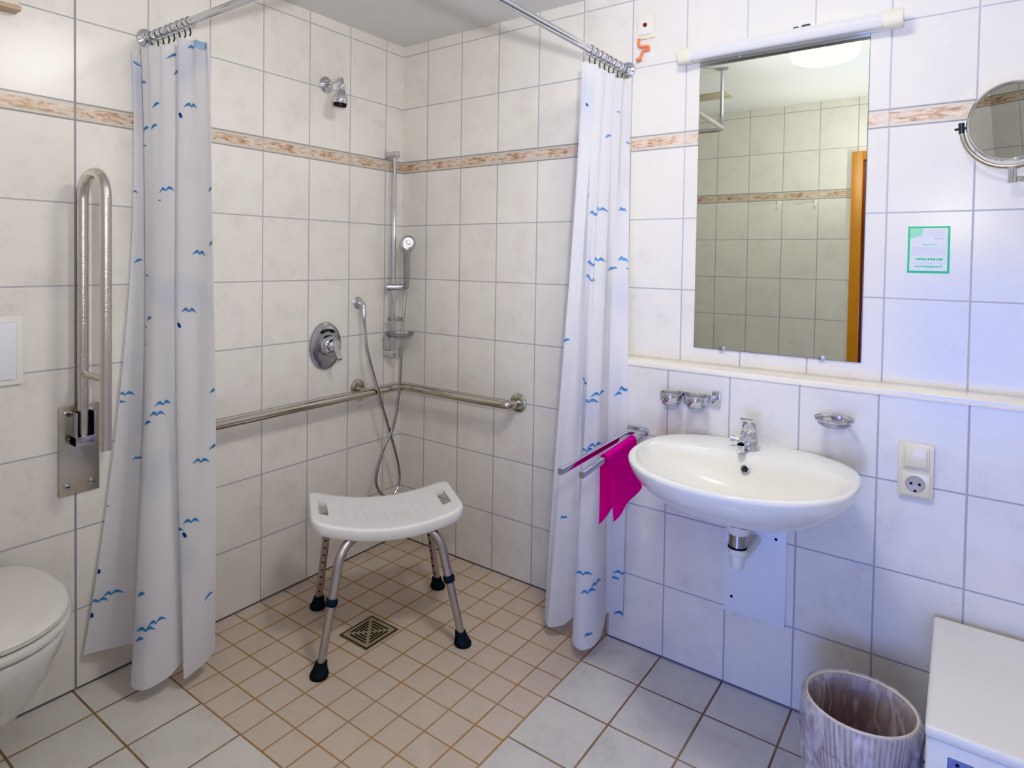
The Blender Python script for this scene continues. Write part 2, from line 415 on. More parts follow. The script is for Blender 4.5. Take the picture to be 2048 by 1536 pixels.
def obj(name, bm, mats, parent=None, angle=35, fix=True):
    if fix: bmesh.ops.recalc_face_normals(bm, faces=bm.faces)
    me = bpy.data.meshes.new(name); bm.to_mesh(me); bm.free()
    if not isinstance(mats, (list, tuple)): mats = [mats]
    for m in mats: me.materials.append(m)
    for p in me.polygons: p.use_smooth = True
    me.set_sharp_from_angle(angle=math.radians(angle))
    o = bpy.data.objects.new(name, me); C.objects.link(o)
    if parent is not None:
        o.parent = parent
        w = Vector((0, 0, 0)); q = parent
        while q is not None: w += q.location; q = q.parent
        o.location = -w                       # meshes are written in world metres
    return o
def tag(o, label, cat, group=None):
    o['label'] = label; o['category'] = cat
    if group: o['group'] = group
    return o
def thing(name, label, cat, loc=(0, 0, 0), group=None):
    o = bpy.data.objects.new(name, None); C.objects.link(o); o.location = loc
    o.empty_display_size = .05
    return tag(o, label, cat, group)
def struct(name, bm, m, parent=None):
    o = obj(name, bm, m, parent)
    if parent is None: o['kind'] = 'structure'
    return o

# ================================================================== THE ROOM
H = 2.35; XR = 2.95; YF = -2.235; LX = 1.158; LY = -.126; SX = 1.155; SY = -1.212
bm = bm_new()
add_box(bm, 0, SX, SY, 0, -.1, 0, mi=0)
add_box(bm, 0, SX, YF-.1, SY, -.1, 0, mi=1)
add_box(bm, SX, XR, YF-.1, 0, -.1, 0, mi=2)
struct('floor', bm, [M['floor_small'], M['floor_left'], M['floor_big']])
bm = bm_new(); add_box(bm, -.1, XR+.1, YF-.1, .1, H, H+.1); struct('ceiling', bm, M['ceiling'])
bm = bm_new(); add_box(bm, -.1, 0, YF, 0, 0, H); struct('wall_left', bm, M['tileA'])
bm = bm_new(); add_box(bm, -.1, XR+.1, 0, .1, 0, H); struct('wall_back', bm, M['tileB'])
bm = bm_new(); add_box(bm, LX, XR, LY, 0, 0, .985); struct('wall_ledge', bm, M['tileL'])
bm = bm_new(); add_box(bm, LX-.003, XR, LY-.004, -.0005, .985, 1.004, .003)
struct('trim_1', bm, M['ledge'])
bm = bm_new(); add_box(bm, XR, XR+.1, YF, 0, 0, H); struct('wall_right', bm, M['tileR'])
DX0, DX1, DZ = 1.600, 2.56, 2.02
bm = bm_new()
add_box(bm, -.1, DX0, YF-.1, YF, 0, H); add_box(bm, DX0, DX1, YF-.1, YF, DZ, H); add_box(bm, DX1, XR+.1, YF-.1, YF, 0, H)
struct('wall_front', bm, M['tileF'])
d = bpy.data.objects.new('door_1', None); C.objects.link(d); d['kind'] = 'structure'; d.location = (2.08, YF-.05, 0)
bm = bm_new(); add_box(bm, DX0-.004, DX0+.052, YF-.104, YF+.014, 0, DZ+.004, .002); obj('door_jamb', bm, M['wood'], d)
bm = bm_new(); add_box(bm, DX1-.052, DX1+.004, YF-.104, YF+.014, 0, DZ+.004, .002); obj('door_jamb', bm, M['wood'], d)
bm = bm_new(); add_box(bm, DX0+.052, DX1-.052, YF-.104, YF+.014, DZ-.045, DZ+.004, .002); obj('door_head', bm, M['wood'], d)
bm = bm_new(); add_box(bm, DX0+.052, DX0+.066, YF-.08, YF-.02, 0, DZ-.045); obj('door_stop', bm, M['door_dark'], d)
# the hall outside the open door
bm = bm_new(); add_box(bm, -.1, 4.2, -4.1, YF-.1, -.1, 0); struct('floor_hall', bm, M['hall_floor'])
bm = bm_new(); add_box(bm, -.1, 4.2, -4.2, -4.1, 0, H); struct('wall_hall', bm, M['hall'])
# dark expansion joint in the left wall and in the floor line
bm = bm_new(); add_box(bm, -.001, .0008, -1.4250, -1.419, .0, H-.001); struct('trim_2', bm, M['gap'])

# ================================================================== SHOWER FITTINGS
def disc_profile(r, t, dome=.3):
    return [(0, t), (r*.35, t*(1)), (r*.7, t*.92), (r*.92, t*.6), (r, t*.15), (r, 0), (0, 0)]
# ---- overhead shower
t = thing('overhead_shower', 'small chrome overhead shower on a short bent arm, high on the left shower wall', 'shower head', (0, -.468, 2.069))
bm = bm_new(); add_lathe(bm, [(0, .022), (.014, .022), (.018, .014), (.028, .010), (.034, .004), (.034, 0), (0, 0)], (0, -.468, 2.069), 'x'); obj('wall_flange', bm, M['chrome'], t)
bm = bm_new(); add_tube(bm, smooth_path([(0.005, -.468, 2.069), (.045, -.470, 2.074), (.085, -.474, 2.078), (.112, -.480, 2.070), (.122, -.486, 2.045)], 7), .0085); obj('arm', bm, M['chrome'], t)
bm = bm_new(); Mt = Matrix.Rotation(math.radians(8), 3, 'Y')
add_lathe(bm, [(0, .005), (.013, .003), (.015, -.006), (.013, -.018), (.018, -.024), (.025, -.040), (.029, -.058), (.030, -.070), (.0285, -.073)], (.123, -.487, 2.046), mat=Mt)
obj('head_bell', bm, M['chrome'], t)
bm = bm_new(); add_lathe(bm, [(.0275, -.068), (.0265, -.086), (.023, -.088), (0, -.086)], (.123, -.487, 2.046), mat=Mt); obj('spray_face', bm, M['black'], t, fix=True)

# ---- mixer
t = thing('shower_mixer', 'chrome single-lever shower mixer on an oval wall plate', 'shower mixer', (0, -.464, .972))
bm = bm_new(); prof = []
for k, (s, h) in enumerate(((1, 0), (1, .004), (.97, .010), (.86, .015), (.66, .017), (.3, .018), (.02, .018))):
    prof.append([(h, -.4625+.083*s*math.cos(2*PI*j/48), .971+.101*s*math.sin(2*PI*j/48)) for j in range(48)])
bridge_rings(bm, prof, cap0=True, cap1=True); obj('escutcheon', bm, M['chrome_soft'], t)
bm = bm_new(); add_lathe(bm, [(.044, .012), (.043, .030), (.036, .046), (.030, .050), (.029, .066), (.022, .074), (0, .076)], (0, -.462, .975), 'x'); obj('mixer_hub', bm, M['chrome'], t)
bm = bm_new()
add_tube(bm, smooth_path([(.058, -.462, .985), (.072, -.464, .968), (.092, -.468, .945), (.108, -.472, .925)], 6), .012, radii=[.016-.006*i/18 for i in range(19)]); obj('lever', bm, M['chrome'], t)
bm = bm_new(); add_tube(bm, smooth_path([(.018+.006, -.462+.03*math.cos(a), .975+.052+.012*math.sin(a)) for a in [PI*k/6 for k in range(7)]], 4), .0045); obj('diverter_knob', bm, M['rubber'], t)

# ---- hose outlet + riser rail + hand shower
t = thing('hose_outlet', 'chrome wall elbow where the shower hose leaves the wall', 'hose outlet', (0, -.279, 1.142))
bm = bm_new(); add_lathe(bm, [(0, .02), (.017, .02), (.021, .008), (.027, .003), (.027, 0), (0, 0)], (0, -.279, 1.145), 'x'); obj('wall_flange', bm, M['chrome'], t)
bm = bm_new(); add_tube(bm, fillet([(.012, -.279, 1.140), (.040, -.281, 1.140), (.046, -.284, 1.085)], .02), .0115); obj('elbow', bm, M['chrome'], t)
t = thing('shower_riser_rail', 'vertical chrome riser rail in the corner of the shower', 'shower rail', (0, -.105, .90))
for z, nm in ((1.822, 'rail_bracket'), (.903, 'rail_bracket')):
    bm = bm_new(); add_tube(bm, [(0, -.108, z), (.062, -.104, z)], .0165, 20); add_lathe(bm, [(.0165, 0), (.016, .006), (.009, .009), (0, .0095)], (.062, -.104, z), 'x', 20); obj(nm, bm, M['chrome'], t)
bm = bm_new(); add_tube(bm, [(.050, -.105, .888), (.050, -.105, 1.838)], .0105, 18); obj('rail', bm, M['chrome'], t)
bm = bm_new(); add_tube(bm, [(.030, -.128, 1.213), (.078, -.078, 1.213)], .0165, 18); add_tube(bm, [(.074, -.082, 1.213), (.092, -.072, 1.222)], .012, 14); obj('slider', bm, M['chrome'], t)
bm = bm_new()
for k in range(1): add_lathe(bm, [(0, 0), (.045, 0), (.062, .006), (.068, .018), (.066, .018), (.060, .009), (.045, .003), (0, .003)], (.085, -.098, .985), 'z', 36)
obj('soap_dish', bm, M['clear_plastic'], t)
bm = bm_new(); add_box(bm, .036, .10, -.128, -.082, 1.060, 1.075, .005); obj('dish_clip', bm, M['clear_plastic'], t)
t = thing('hand_shower', 'chrome hand shower hanging on the riser rail slider', 'hand shower', (.09, -.075, 1.3))
hp = smooth_path([(.098, -.068, 1.205), (.100, -.068, 1.25), (.103, -.070, 1.31), (.106, -.074, 1.36), (.112, -.078, 1.395)], 6)
bm = bm_new(); add_tube(bm, hp, .012, 14, radii=[.0095+.004*min(1, i/10) for i in range(len(hp))]); obj('handle', bm, M['chrome_soft'], t)
hm = Matrix.Rotation(math.radians(-40), 3, 'Z') @ Matrix.Rotation(math.radians(80), 3, 'Y')
bm = bm_new(); add_lathe(bm, [(0, -.020), (.020, -.018), (.033, -.008), (.036, .002), (.036, .010), (.032, .013)], (.115, -.080, 1.415), mat=hm); obj('head', bm, M['chrome'], t)
bm = bm_new(); add_lathe(bm, [(.033, .011), (.028, .0135), (.012, .012), (.010, .015), (0, .016)], (.115, -.080, 1.415), mat=hm); obj('spray_face', bm, M['chrome_soft'], t)
hose = smooth_path([(.046, -.284, 1.088), (.056, -.284, 1.03), (.082, -.292, .935), (.098, -.236, .738), (.102, -.178, .581), (.10, -.112, .40), (.10, -.106, .31), (.10, -.145, .262), (.10, -.205, .278),
 (.10, -.252, .36), (.105, -.216, .487), (.118, -.168, .58), (.120, -.134, .722), (.112, -.112, .926), (.102, -.088, 1.10), (.098, -.068, 1.205)], 14)
bm = bm_new(); add_tube(bm, hose, .0062, 10, radii=[.0064 if i % 2 else .0056 for i in range(len(hose))])
tag(obj('shower_hose', bm, M['chrome_soft']), 'grey metal shower hose looping from the wall elbow down and up to the hand shower', 'shower hose')

# ---- L-shaped grab bar
t = thing('grab_bar', 'long L-shaped stainless grab bar wrapped round the shower corner', 'grab bar', (0, -.275, .75))
bm = bm_new(); zz = .750
add_tube(bm, fillet([(.004, -1.12, zz), (.075, -1.12, zz), (.075, -.075, zz), (.682, -.075, zz), (.682, -.004, zz)], .055, 10), .0165, 20); obj('bar', bm, M['grab'], t)
bm = bm_new(); add_tube(bm, [(.004, -.279, .762), (.040, -.279, .758), (.075, -.279, zz)], .0095, 14); obj('bar_post', bm, M['grab'], t)
for o_, ax in (((0, -1.12, zz), 'x'), ((0, -.277, .764), 'x'), ((.682, 0, zz), '-y')):
    bm = bm_new(); add_lathe(bm, [(0, .012), (.022, .012), (.030, .0105), (.038, .006), (.0395, 0), (0, 0)], o_, ax, 36); obj('wall_flange', bm, M['nickel'], t)

# ---- floor drain
t = thing('floor_drain', 'square steel floor drain with dark concentric slots, under the shower stool', 'drain', (.480, -.646, 0))
bm = bm_new(); x0, x1, y0, y1 = .408, .553, -.728, -.565
add_box(bm, x0, x1, y0, y1, -.004, .0022, .001); obj('frame', bm, M['drain_steel'], t)
bm = bm_new(); add_box(bm, x0+.004, x1-.004, y0+.004, y1-.004, .001, .00245); add_box(bm, x0+.009, x1-.009, y0+.009, y1-.009, .001, .003, mi=1); obj('grate', bm, [M['slot'], M['drain_steel']], t)
bm = bm_new(); cx, cy = (x0+x1)/2, (y0+y1)/2
for i, hh in enumerate((.048, .037, .026, .014)):
    w = .0058; ky = 1.12
    for s1 in (-1, 1):
        n = hh-.0085
        # each side of the concentric square, broken along the diagonals
        add_box(bm, cx-n, cx+n, cy+s1*hh*ky-w/2, cy+s1*hh*ky+w/2, .0025, .0034)
        add_box(bm, cx+s1*hh-w/2, cx+s1*hh+w/2, cy-n*ky, cy+n*ky, .0025, .0034)
obj('slots', bm, M['slot'], t)

# ================================================================== SHOWER STOOL
t = thing('shower_stool', 'white plastic bath stool with curved seat, hand slots and aluminium legs', 'stool', (.505, -.59, 0))
SC = Vector((.507, -.602, 0)); e1 = Vector((.593, .805, 0)).normalized(); e2 = Vector((.805, -.593, 0)).normalized()
e2 = (e2-e1*e2.dot(e1)).normalized()
def SP(a, b, z): return SC+e1*a+e2*b+Vector((0, 0, z))
L, W = .263, .147
def seat_z(a, b):
    return .434+.048*(abs(a)/L)**2.0-.006*math.exp(-((b/ W)**2)*3)*(1-(abs(a)/L)**2)
def seat_simple():
    """seat from a structured grid: top deck, rounded rim, two slots"""
    bm = bm_new()
    As = sorted(set([-L*.982+2*L*.982*i/44 for i in range(45)] + [s*(L-.046)+d_ for s in (-1, 1) for d_ in (-.0160, .0160)]))
    Bs = sorted(set([-W*.965+2*W*.965*i/22 for i in range(23)] + [-.060, .060]))
    def bow(a): return 1+.06*(1-(a/L)**2)
    def rnd(a, b):
        r = .04; A, B = L*.982, W*.965
        da, db = abs(a)-(A-r), abs(b)-(B-r)
        if da > 0 and db > 0:
            h = math.hypot(da, db); m_ = max(da, db)
            if h > 1e-9:
                k = m_/h; da *= k; db *= k
                a = math.copysign(A-r+da, a); b = math.copysign(B-r+db, b)
        return a, b*bow(a)
    V = {}
    for i, a in enumerate(As):
        for j, b in enumerate(Bs):
            a2, b2 = rnd(a, b); V[i, j] = bm.verts.new(SP(a2, b2, seat_z(a2, b2)))
    for i in range(len(As)-1):
        for j in range(len(Bs)-1):
            am, bmm = (As[i]+As[i+1])/2, (Bs[j]+Bs[j+1])/2
            if abs(abs(am)-(L-.046)) < .0160 and abs(bmm) < .060: continue
            bm.faces.new((V[i, j], V[i+1, j], V[i+1, j+1], V[i, j+1]))
    be = [e for e in bm.edges if len(e.link_faces) == 1]
    # walk outward on the outer boundary
    outer = [V[i, 0] for i in range(len(As))]+[V[len(As)-1, j] for j in range(1, len(Bs))]+[V[i, len(Bs)-1] for i in range(len(As)-2, -1, -1)]+[V[0, j] for j in range(len(Bs)-2, 0, -1)]
    co = [v.co.copy() for v in outer]; n = len(outer); prev = outer
    for off, dz in ((.0045, -.003), (.0070, -.012), (.0065, -.032), (.0020, -.041), (-.006, -.038), (-.008, -.014)):
        cur = []
        for k in range(n):
            tg = (co[(k+1) % n]-co[k-1]); tg.z = 0; tg.normalize(); nn = Vector((tg.y, -tg.x, 0))
            cc = co[k]-SC; cc.z = 0
            if nn.dot(cc) < 0: nn = -nn
            cur.append(bm.verts.new(co[k]+nn*off+Vector((0, 0, dz))))
        for k in range(n): bm.faces.new((prev[k], prev[(k+1) % n], cur[(k+1) % n], cur[k]))
        prev = cur
    # underside of the deck, with the slots carried through
    V2 = {}
    idx = {v: k for k, v in enumerate(outer)}
    for key, v in V.items():
        V2[key] = prev[idx[v]] if v in idx else bm.verts.new(v.co+Vector((0, 0, -.014)))
    def hole(i, j): return abs(abs((As[i]+As[i+1])/2)-(L-.046)) < .0160 and abs((Bs[j]+Bs[j+1])/2) < .060
    for i in range(len(As)-1):
        for j in range(len(Bs)-1):
            if hole(i, j): continue
            bm.faces.new((V2[i, j], V2[i, j+1], V2[i+1, j+1], V2[i+1, j]))
            for di, dj, p, q in ((1, 0, (i+1, j), (i+1, j+1)), (-1, 0, (i, j), (i, j+1)), (0, 1, (i, j+1), (i+1, j+1)), (0, -1, (i, j), (i+1, j))):
                i2, j2 = i+di, j+dj
                if 0 <= i2 < len(As)-1 and 0 <= j2 < len(Bs)-1 and hole(i2, j2): bm.faces.new((V[p], V[q], V2[q], V2[p]))
    # drain holes in the deck
    return bm
sb = seat_simple(); sb.verts.ensure_lookup_table()
seat_o = obj('seat', sb, M['seat'], t, 45)
hole_mat = simple('seat hole shade', srgb(190, 192, 196), .6, noise=.05)
for i in range(-4, 5):
    for j in (-2, 0, 2) if i % 2 == 0 else (-1, 1):
        a, b = i*.036, j*.030; z = seat_z(a, b)
        bm = bm_new(); add_lathe(bm, [(0, .0006), (.0034, .0006), (.0036, -.002)], SP(a, b, z), n=10)
        obj('drain_hole', bm, hole_mat, seat_o)
feet = {'FL': (.533, -.915), 'FR': (.788, -.490), 'BR': (.466, -.250), 'BL': (.204, -.655)}
tops = {'FL': (.541, -.833), 'FR': (.705, -.535), 'BR': (.475, -.345), 'BL': (.270, -.655)}
hz = {'FL': .412, 'FR': .414, 'BR': .414, 'BL': .412}
frac = {'FL': .56, 'FR': .57, 'BR': .84, 'BL': .76}
for k in feet:
    f = Vector((*feet[k], 0)); tp = Vector((*tops[k], hz[k]-.012)); mid = SC+Vector((0, 0, hz[k]-.012))
    mid2 = tp+(mid-tp)*.85
    col = f+(tp-f)*frac[k]
    up_path = fillet([col, tp, mid2], .075, 9)
    bm = bm_new(); add_tube(bm, up_path, .0158, 18)
    leg = obj('leg', bm, M['alu'], t)
    d_ = (tp-f).normalized(); lo = f+d_*.028
    bm = bm_new(); add_tube(bm, [lo, col+d_*.01], .0138, 18); obj('leg_extension', bm, M['alu'], leg)
    q = d_.to_track_quat('Z', 'Y').to_matrix()
    bm = bm_new(); add_lathe(bm, [(.0, -.010), (.0185, -.010), (.0200, -.006), (.0200, .009), (.0180, .013), (0, .013)], col, mat=q, n=20); obj('height_collar', bm, M['collar'], leg)
    bm = bm_new(); 
    add_lathe(bm, [(0, 0), (.0275, 0), (.0300, .004), (.0300, .011), (.0270, .017), (.0225, .028), (.0200, .040), (.0190, .046), (0, .046)], (0, 0, 0), n=24)
    for v in bm.verts: v.co = Vector((v.co.x+d_.x*v.co.z/max(d_.z, .5), v.co.y+d_.y*v.co.z/max(d_.z, .5), v.co.z))+f
    obj('rubber_foot', bm, M['rubber'], leg)
    if k[0] == 'B':
        side = Vector((1, -1, 0)).normalized() if k == 'BL' else Vector((.2, -1, 0)).normalized()
        side = (side-d_*side.dot(d_)).normalized(); L_ = (col-f).length
        nn = 8
        for i in range(nn):
            p = f+d_*(.075+(L_-.10)*i/(nn-1))+side*.0132
            bm = bm_new(); add_lathe(bm, [(0, .0012), (.0036, .0012), (.0036, -.001)], p, mat=side.to_track_quat('Z', 'Y').to_matrix(), n=10)
            obj('height_hole', bm, M['slot'], leg)

# ================================================================== CURTAIN RAIL, RINGS, CURTAINS
RZ = 2.045
t = thing('curtain_rail', 'chrome L-shaped shower curtain rail with a ceiling support', 'curtain rail', (1.14, SY, RZ))
bm = bm_new(); add_tube(bm, fillet([(.003, SY, RZ+.008), (1.14, SY, RZ-.006), (1.14, -.003, RZ+.006)], .05, 8), .0125, 18); obj('rail', bm, M['chrome'], t)
bm = bm_new(); add_lathe(bm, [(0, .020), (.016, .020), (.019, .012), (.029, .007), (.031, 0), (0, 0)], (0, SY, RZ+.008), 'x'); obj('wall_flange', bm, M['chrome'], t)
bm = bm_new(); add_lathe(bm, [(0, .020), (.016, .020), (.019, .012), (.029, .007), (.031, 0), (0, 0)], (1.14, 0, RZ+.006), '-y'); obj('wall_flange', bm, M['chrome'], t)
bm = bm_new(); add_tube(bm, [(1.128, SY+.012, RZ-.004), (1.128, SY+.012, H)], .0095, 14); add_lathe(bm, [(0, 0), (.03, 0), (.028, -.006), (.012, -.010), (0, -.010)], (1.128, SY+.012, H)); obj('ceiling_support', bm, M['chrome'], t)

def make_ring(loc, yaw):
    r = thing('curtain_ring', '', 'curtain ring', loc)
    bm = bm_new(); q = Matrix.Rotation(yaw, 3, 'Z')
    c = [Vector(loc)+q @ Vector((0, .0165*math.cos(a), .0165*math.sin(a)-.002)) for a in [2*PI*i/20 for i in range(20)]]
    add_tube(bm, c, .0019, 8, closed=True); obj('loop', bm, M['chrome'], r)
    bm = bm_new(); add_tube(bm, [Vector(loc)+Vector((0, 0, -.021)), Vector(loc)+q @ Vector((0, .003, -.032)), Vector(loc)+Vector((0, 0, -.042))], .0024, 8); obj('hook', bm, M['dark_grey'], r)
    return r
def copy_tree(src, loc, yaw=0.):
    r = src.copy(); C.objects.link(r); r.location = loc; r.rotation_euler = (0, 0, yaw)
    for ch in list(src.children):
        c = ch.copy(); C.objects.link(c); c.parent = r
    return r
def rail_z(x=None, y=None):
    return RZ+.008-.014*x/1.14 if x is not None else RZ-.006+.012*(1+y/1.212)
ringA = make_ring((.040, SY, rail_z(x=.04)), 0)
for i, x in enumerate((.040, .078, .112, .148, .180, .212, .246, .275)):
    o = ringA if i == 0 else copy_tree(ringA, (x, SY, rail_z(x=x)), random.uniform(-.3, .3))
    o['label'] = 'small curtain ring on the left rail, above the left curtain'; o['group'] = 'curtain rings on the left rail'
for i, y in enumerate((-.300, -.262, -.226, -.190, -.155, -.118, -.082, -.045)):
    o = copy_tree(ringA, (1.14, y, rail_z(y=y)), PI/2+random.uniform(-.3, .3))
    o['label'] = 'small curtain ring on the right rail, above the right curtain'; o['group'] = 'curtain rings on the right rail'

def bird_shape(kind):
    """printed marks: list of ribbons ((u,v,halfwidth)...) in cm"""
    if kind == 'dot': return [[(-.55, .25, .15), (-.2, 0, .5), (.3, -.25, .55), (.75, -.5, .1)]]
    if kind == 's': return [[(-1.3, -.3, .1), (-.6, .35, .3), (0, 0, .25), (.6, .2, .25), (1.2, -.3, .08)]]
    if kind == 'l': return [[(-1.4, -.7, .1), (-.9, .0, .25), (-.1, .6, .38), (.7, .75, .2), (1.1, .5, .1)]]
    return [[(-3.2, -.75, .05), (-2.5, -.1, .20), (-1.7, .55, .36), (-.9, .65, .40), (-.3, .1, .30), (.05, -.22, .22), (.45, .35, .30), (1.2, .75, .42), (2.1, .45, .30), (2.9, -.25, .12), (3.3, -.7, .04)]]
def make_curtain(name, rows, birds, label, ns=240, nt=70, lift=.0016):
    bm = bm_new(); uvl = bm.loops.layers.uv.new('UVMap')
    def P(s, t): return Vector(curtain_point(rows, s, t))
    # arc length at mid height for texture coordinates
    arc = [0.]
    for i in range(ns): arc.append(arc[-1]+(P((i+1)/ns, .6)-P(i/ns, .6)).length)
    total = arc[-1]
    V = [[bm.verts.new(P(i/ns, j/nt)) for i in range(ns+1)] for j in range(nt+1)]
    for j in range(nt):
        for i in range(ns):
            f = bm.faces.new((V[j][i], V[j][i+1], V[j+1][i+1], V[j+1][i])); f.smooth = True
            for lp, (a, b) in zip(f.loops, ((i, j), (i+1, j), (i+1, j+1), (i, j+1))): lp[uvl].uv = (arc[a], -b/nt*2)
    # print: thin ink on both faces of the cloth
    hgt = 1.93
    for (s0, t0, kind, size) in birds:
        mi = 2 if kind == 'dot' else (3 if kind == 'patch' else 1)
        if kind == 'patch': ribs = [[(-2.0, 0, .7), (0, .1, 1.0), (2.0, -.1, .6)]]
        else: ribs = bird_shape(kind)
        # local scale of s and t in metres
        ds = (P(min(s0+.01, 1), t0)-P(max(s0-.01, 0), t0)).length/(min(s0+.01, 1)-max(s0-.01, 0))
        for rib in ribs:
            rb = smooth_path(rib, 3) if len(rib) > 3 else smooth_path(rib, 4)
            for side in (-1, 1):
                prev = None
                for (u, v, w) in rb:
                    u *= size*.01; v *= size*.01; w *= size*.0128
                    s = s0+u/ds
                    if not (.001 < s < .999): prev = None; continue
                    row = []
                    for dv in (w, -w):
                        tt = min(max(t0-(v+dv)/hgt, .001), .999)
                        p = P(s, tt); tu = P(min(s+.002, 1), tt)-P(s-.002, tt); tv = P(s, tt+.002)-P(s, tt-.002)
                        n = tu.cross(tv).normalized(); row.append(bm.verts.new(p+n*lift*side))
                    if prev:
                        f = bm.faces.new((prev[0], row[0], row[1], prev[1])); f.material_index = mi; f.smooth = False
                    prev = row
    o = obj(name, bm, [M['curtain'], M['bird'], M['bird_dark'], M['bird_pale']], angle=80, fix=False)
    return tag(o, label, 'shower curtain')
BIRDS_A = [(0.0199, 0.0203, 'bird', 0.82), (0.4056, 0.0585, 's', 1.0), (0.6163, 0.0203, 'l', 1.0), (0.6402, 0.047, 'l', 1.0), (0.8648, 0.0126, 's', 1.0), (0.9165, 0.005, 'patch', 1.4), (0.5089, 0.0967, 'l', 1.0), (0.8688, 0.1044, 'bird', 0.82), (0.827, 0.1197, 'dot', 1.0), (0.497, 0.1311, 'l', 1.0), (0.4255, 0.135, 'l', 1.0), (0.4135, 0.1617, 's', 0.6), (0.004, 0.2382, 's', 1.0), (0.5666, 0.2343, 'bird', 0.82), (0.5308, 0.2496, 's', 0.5), (0.996, 0.2267, 'l', 1.0), (0.0756, 0.3567, 'l', 1.0), (0.4294, 0.3719, 's', 0.7), (0.9026, 0.3299, 'bird', 0.82), (0.996, 0.3108, 'l', 1.0), (0.4612, 0.4408, 'l', 1.0), (0.4215, 0.456, 's', 0.6), (0.4215, 0.4828, 's', 0.6), (0.8588, 0.4216, 'bird', 0.82), (0.823, 0.4446, 'dot', 1.0), (0.0438, 0.5822, 'bird', 0.82), (0.004, 0.5975, 'l', 1.0), (0.5487, 0.5745, 'bird', 0.82), (0.5209, 0.5898, 'bird', 0.82), (0.996, 0.544, 'l', 1.0), (0.4712, 0.6051, 'l', 1.0), (0.9145, 0.6586, 'bird', 0.82), (0.996, 0.6357, 'l', 1.0), (0.1392, 0.693, 's', 1.0), (0.004, 0.7657, 's', 0.5), (0.004, 0.8689, 'dot', 1.0), (0.0915, 0.9109, 'bird', 0.82), (0.0318, 0.9186, 'bird', 0.82), (0.004, 0.9377, 'dot', 1.0), (0.8648, 0.7542, 'bird', 0.82), (0.8032, 0.7695, 'l', 1.0), (0.831, 0.7733, 'dot', 1.0), (0.4672, 0.865, 'l', 1.0), (0.5487, 0.9071, 'bird', 0.82), (0.497, 0.9147, 'bird', 0.82), (0.4692, 0.93, 'l', 1.0), (0.9483, 0.888, 'l', 1.0)]
BIRDS_B = [(0.1471, 0.07, 'dot', 0.7), (0.7654, 0.0662, 's', 0.6), (0.5785, 0.1158, 'l', 1.0), (0.9861, 0.1197, 's', 1.0), (0.2624, 0.2267, 's', 0.7), (0.5268, 0.2458, 'bird', 0.82), (0.3936, 0.2535, 's', 1.2), (0.9085, 0.2496, 's', 1.4), (0.5308, 0.3337, 'bird', 0.82), (0.3996, 0.3414, 's', 1.3), (0.9304, 0.3414, 's', 1.5), (0.7733, 0.3567, 's', 1.1), (0.4016, 0.3681, 'bird', 0.82), (0.996, 0.3567, 's', 0.6), (0.0537, 0.4752, 'l', 1.0), (0.3718, 0.5516, 'bird', 0.82), (0.5805, 0.5669, 'bird', 0.82), (0.9602, 0.5784, 's', 1.5), (0.8966, 0.5898, 'l', 1.0), (0.497, 0.5784, 'bird', 0.82), (0.5626, 0.6548, 'bird', 0.82), (0.4911, 0.6625, 'bird', 0.82), (0.8886, 0.6701, 's', 1.0), (0.1611, 0.7924, 's', 1.0), (0.507, 0.8727, 'bird', 0.82), (0.6083, 0.8956, 'bird', 0.82), (0.5507, 0.9033, 'bird', 0.82), (0.9562, 0.9186, 'bird', 0.82), (0.8986, 0.93, 's', 1.0), (0.996, 0.995, 's', 1.3), (0.5686, 0.9759, 's', 1.2)]
make_curtain('shower_curtain', CURT_A, BIRDS_A, 'white shower curtain printed with blue seagulls, bunched at the left wall')
make_curtain('shower_curtain', CURT_B, BIRDS_B, 'white shower curtain printed with blue seagulls, hanging left of the washbasin')

# ================================================================== FOLD-UP SUPPORT RAIL
yr = -1.415
t = thing('fold_up_grab_rail', 'folded-up stainless support rail with wall plate beside the toilet', 'grab rail', (0, yr, .61))
bm = bm_new(); add_box(bm, 0, .006, -1.470, -1.356, .614, .884, .002); obj('wall_plate', bm, M['nickel'], t)
for yy in (-1.448, -1.378):
    for z in (.640, .862):
        bm = bm_new(); add_lathe(bm, [(0, .004), (.006, .0045), (.0095, .003), (.0095, 0), (0, 0)], (.006, yy, z), 'x', 16); add_box(bm, .0101, .0107, yy-.006, yy+.006, z-.001, z+.001, mi=1); obj('screw', bm, [M['chrome_soft'], M['slot']], t)
bm = bm_new()
add_box(bm, .006, .060, yr-.028, yr-.022, .770, .872, .002); add_box(bm, .006, .060, yr+.022, yr+.028, .770, .872, .002); add_box(bm, .014, .062, yr-.028, yr+.028, .770, .800, .003); obj('hinge_bracket', bm, M['chrome_soft'], t)
for s in (-1, 1):
    bm = bm_new(); add_tube(bm, [(.034, yr+s*.020, .800), (.034, yr+s*.020, .868)], .0065, 12); obj('rubber_buffer', bm, M['black'], t)
bm = bm_new(); add_tube(bm, [(.020, yr-.036, .786), (.020, yr+.034, .786)], .006, 12); obj('hinge_pin', bm, M['nickel'], t)
bm = bm_new()
R_ = .0775; zc = 1.600-R_-.0150
arcp = [(.1155-R_*math.cos(a), yr, zc+R_*math.sin(a)) for a in [PI*k/16 for k in range(17)]]
add_tube(bm, [(.038, yr, .800)]+[(.038, yr, z) for z in (.9, 1.1, 1.3)]+arcp+[(.193, yr, z) for z in (1.3, 1.1, .9)]+[(.193, yr, .782)], .0152, 20); obj('rail_loop', bm, M['knurl'], t)
bm = bm_new(); add_tube(bm, [(.045, yr, .985), (.186, yr, .985)], .0095, 14); obj('cross_bar', bm, M['grab'], t)

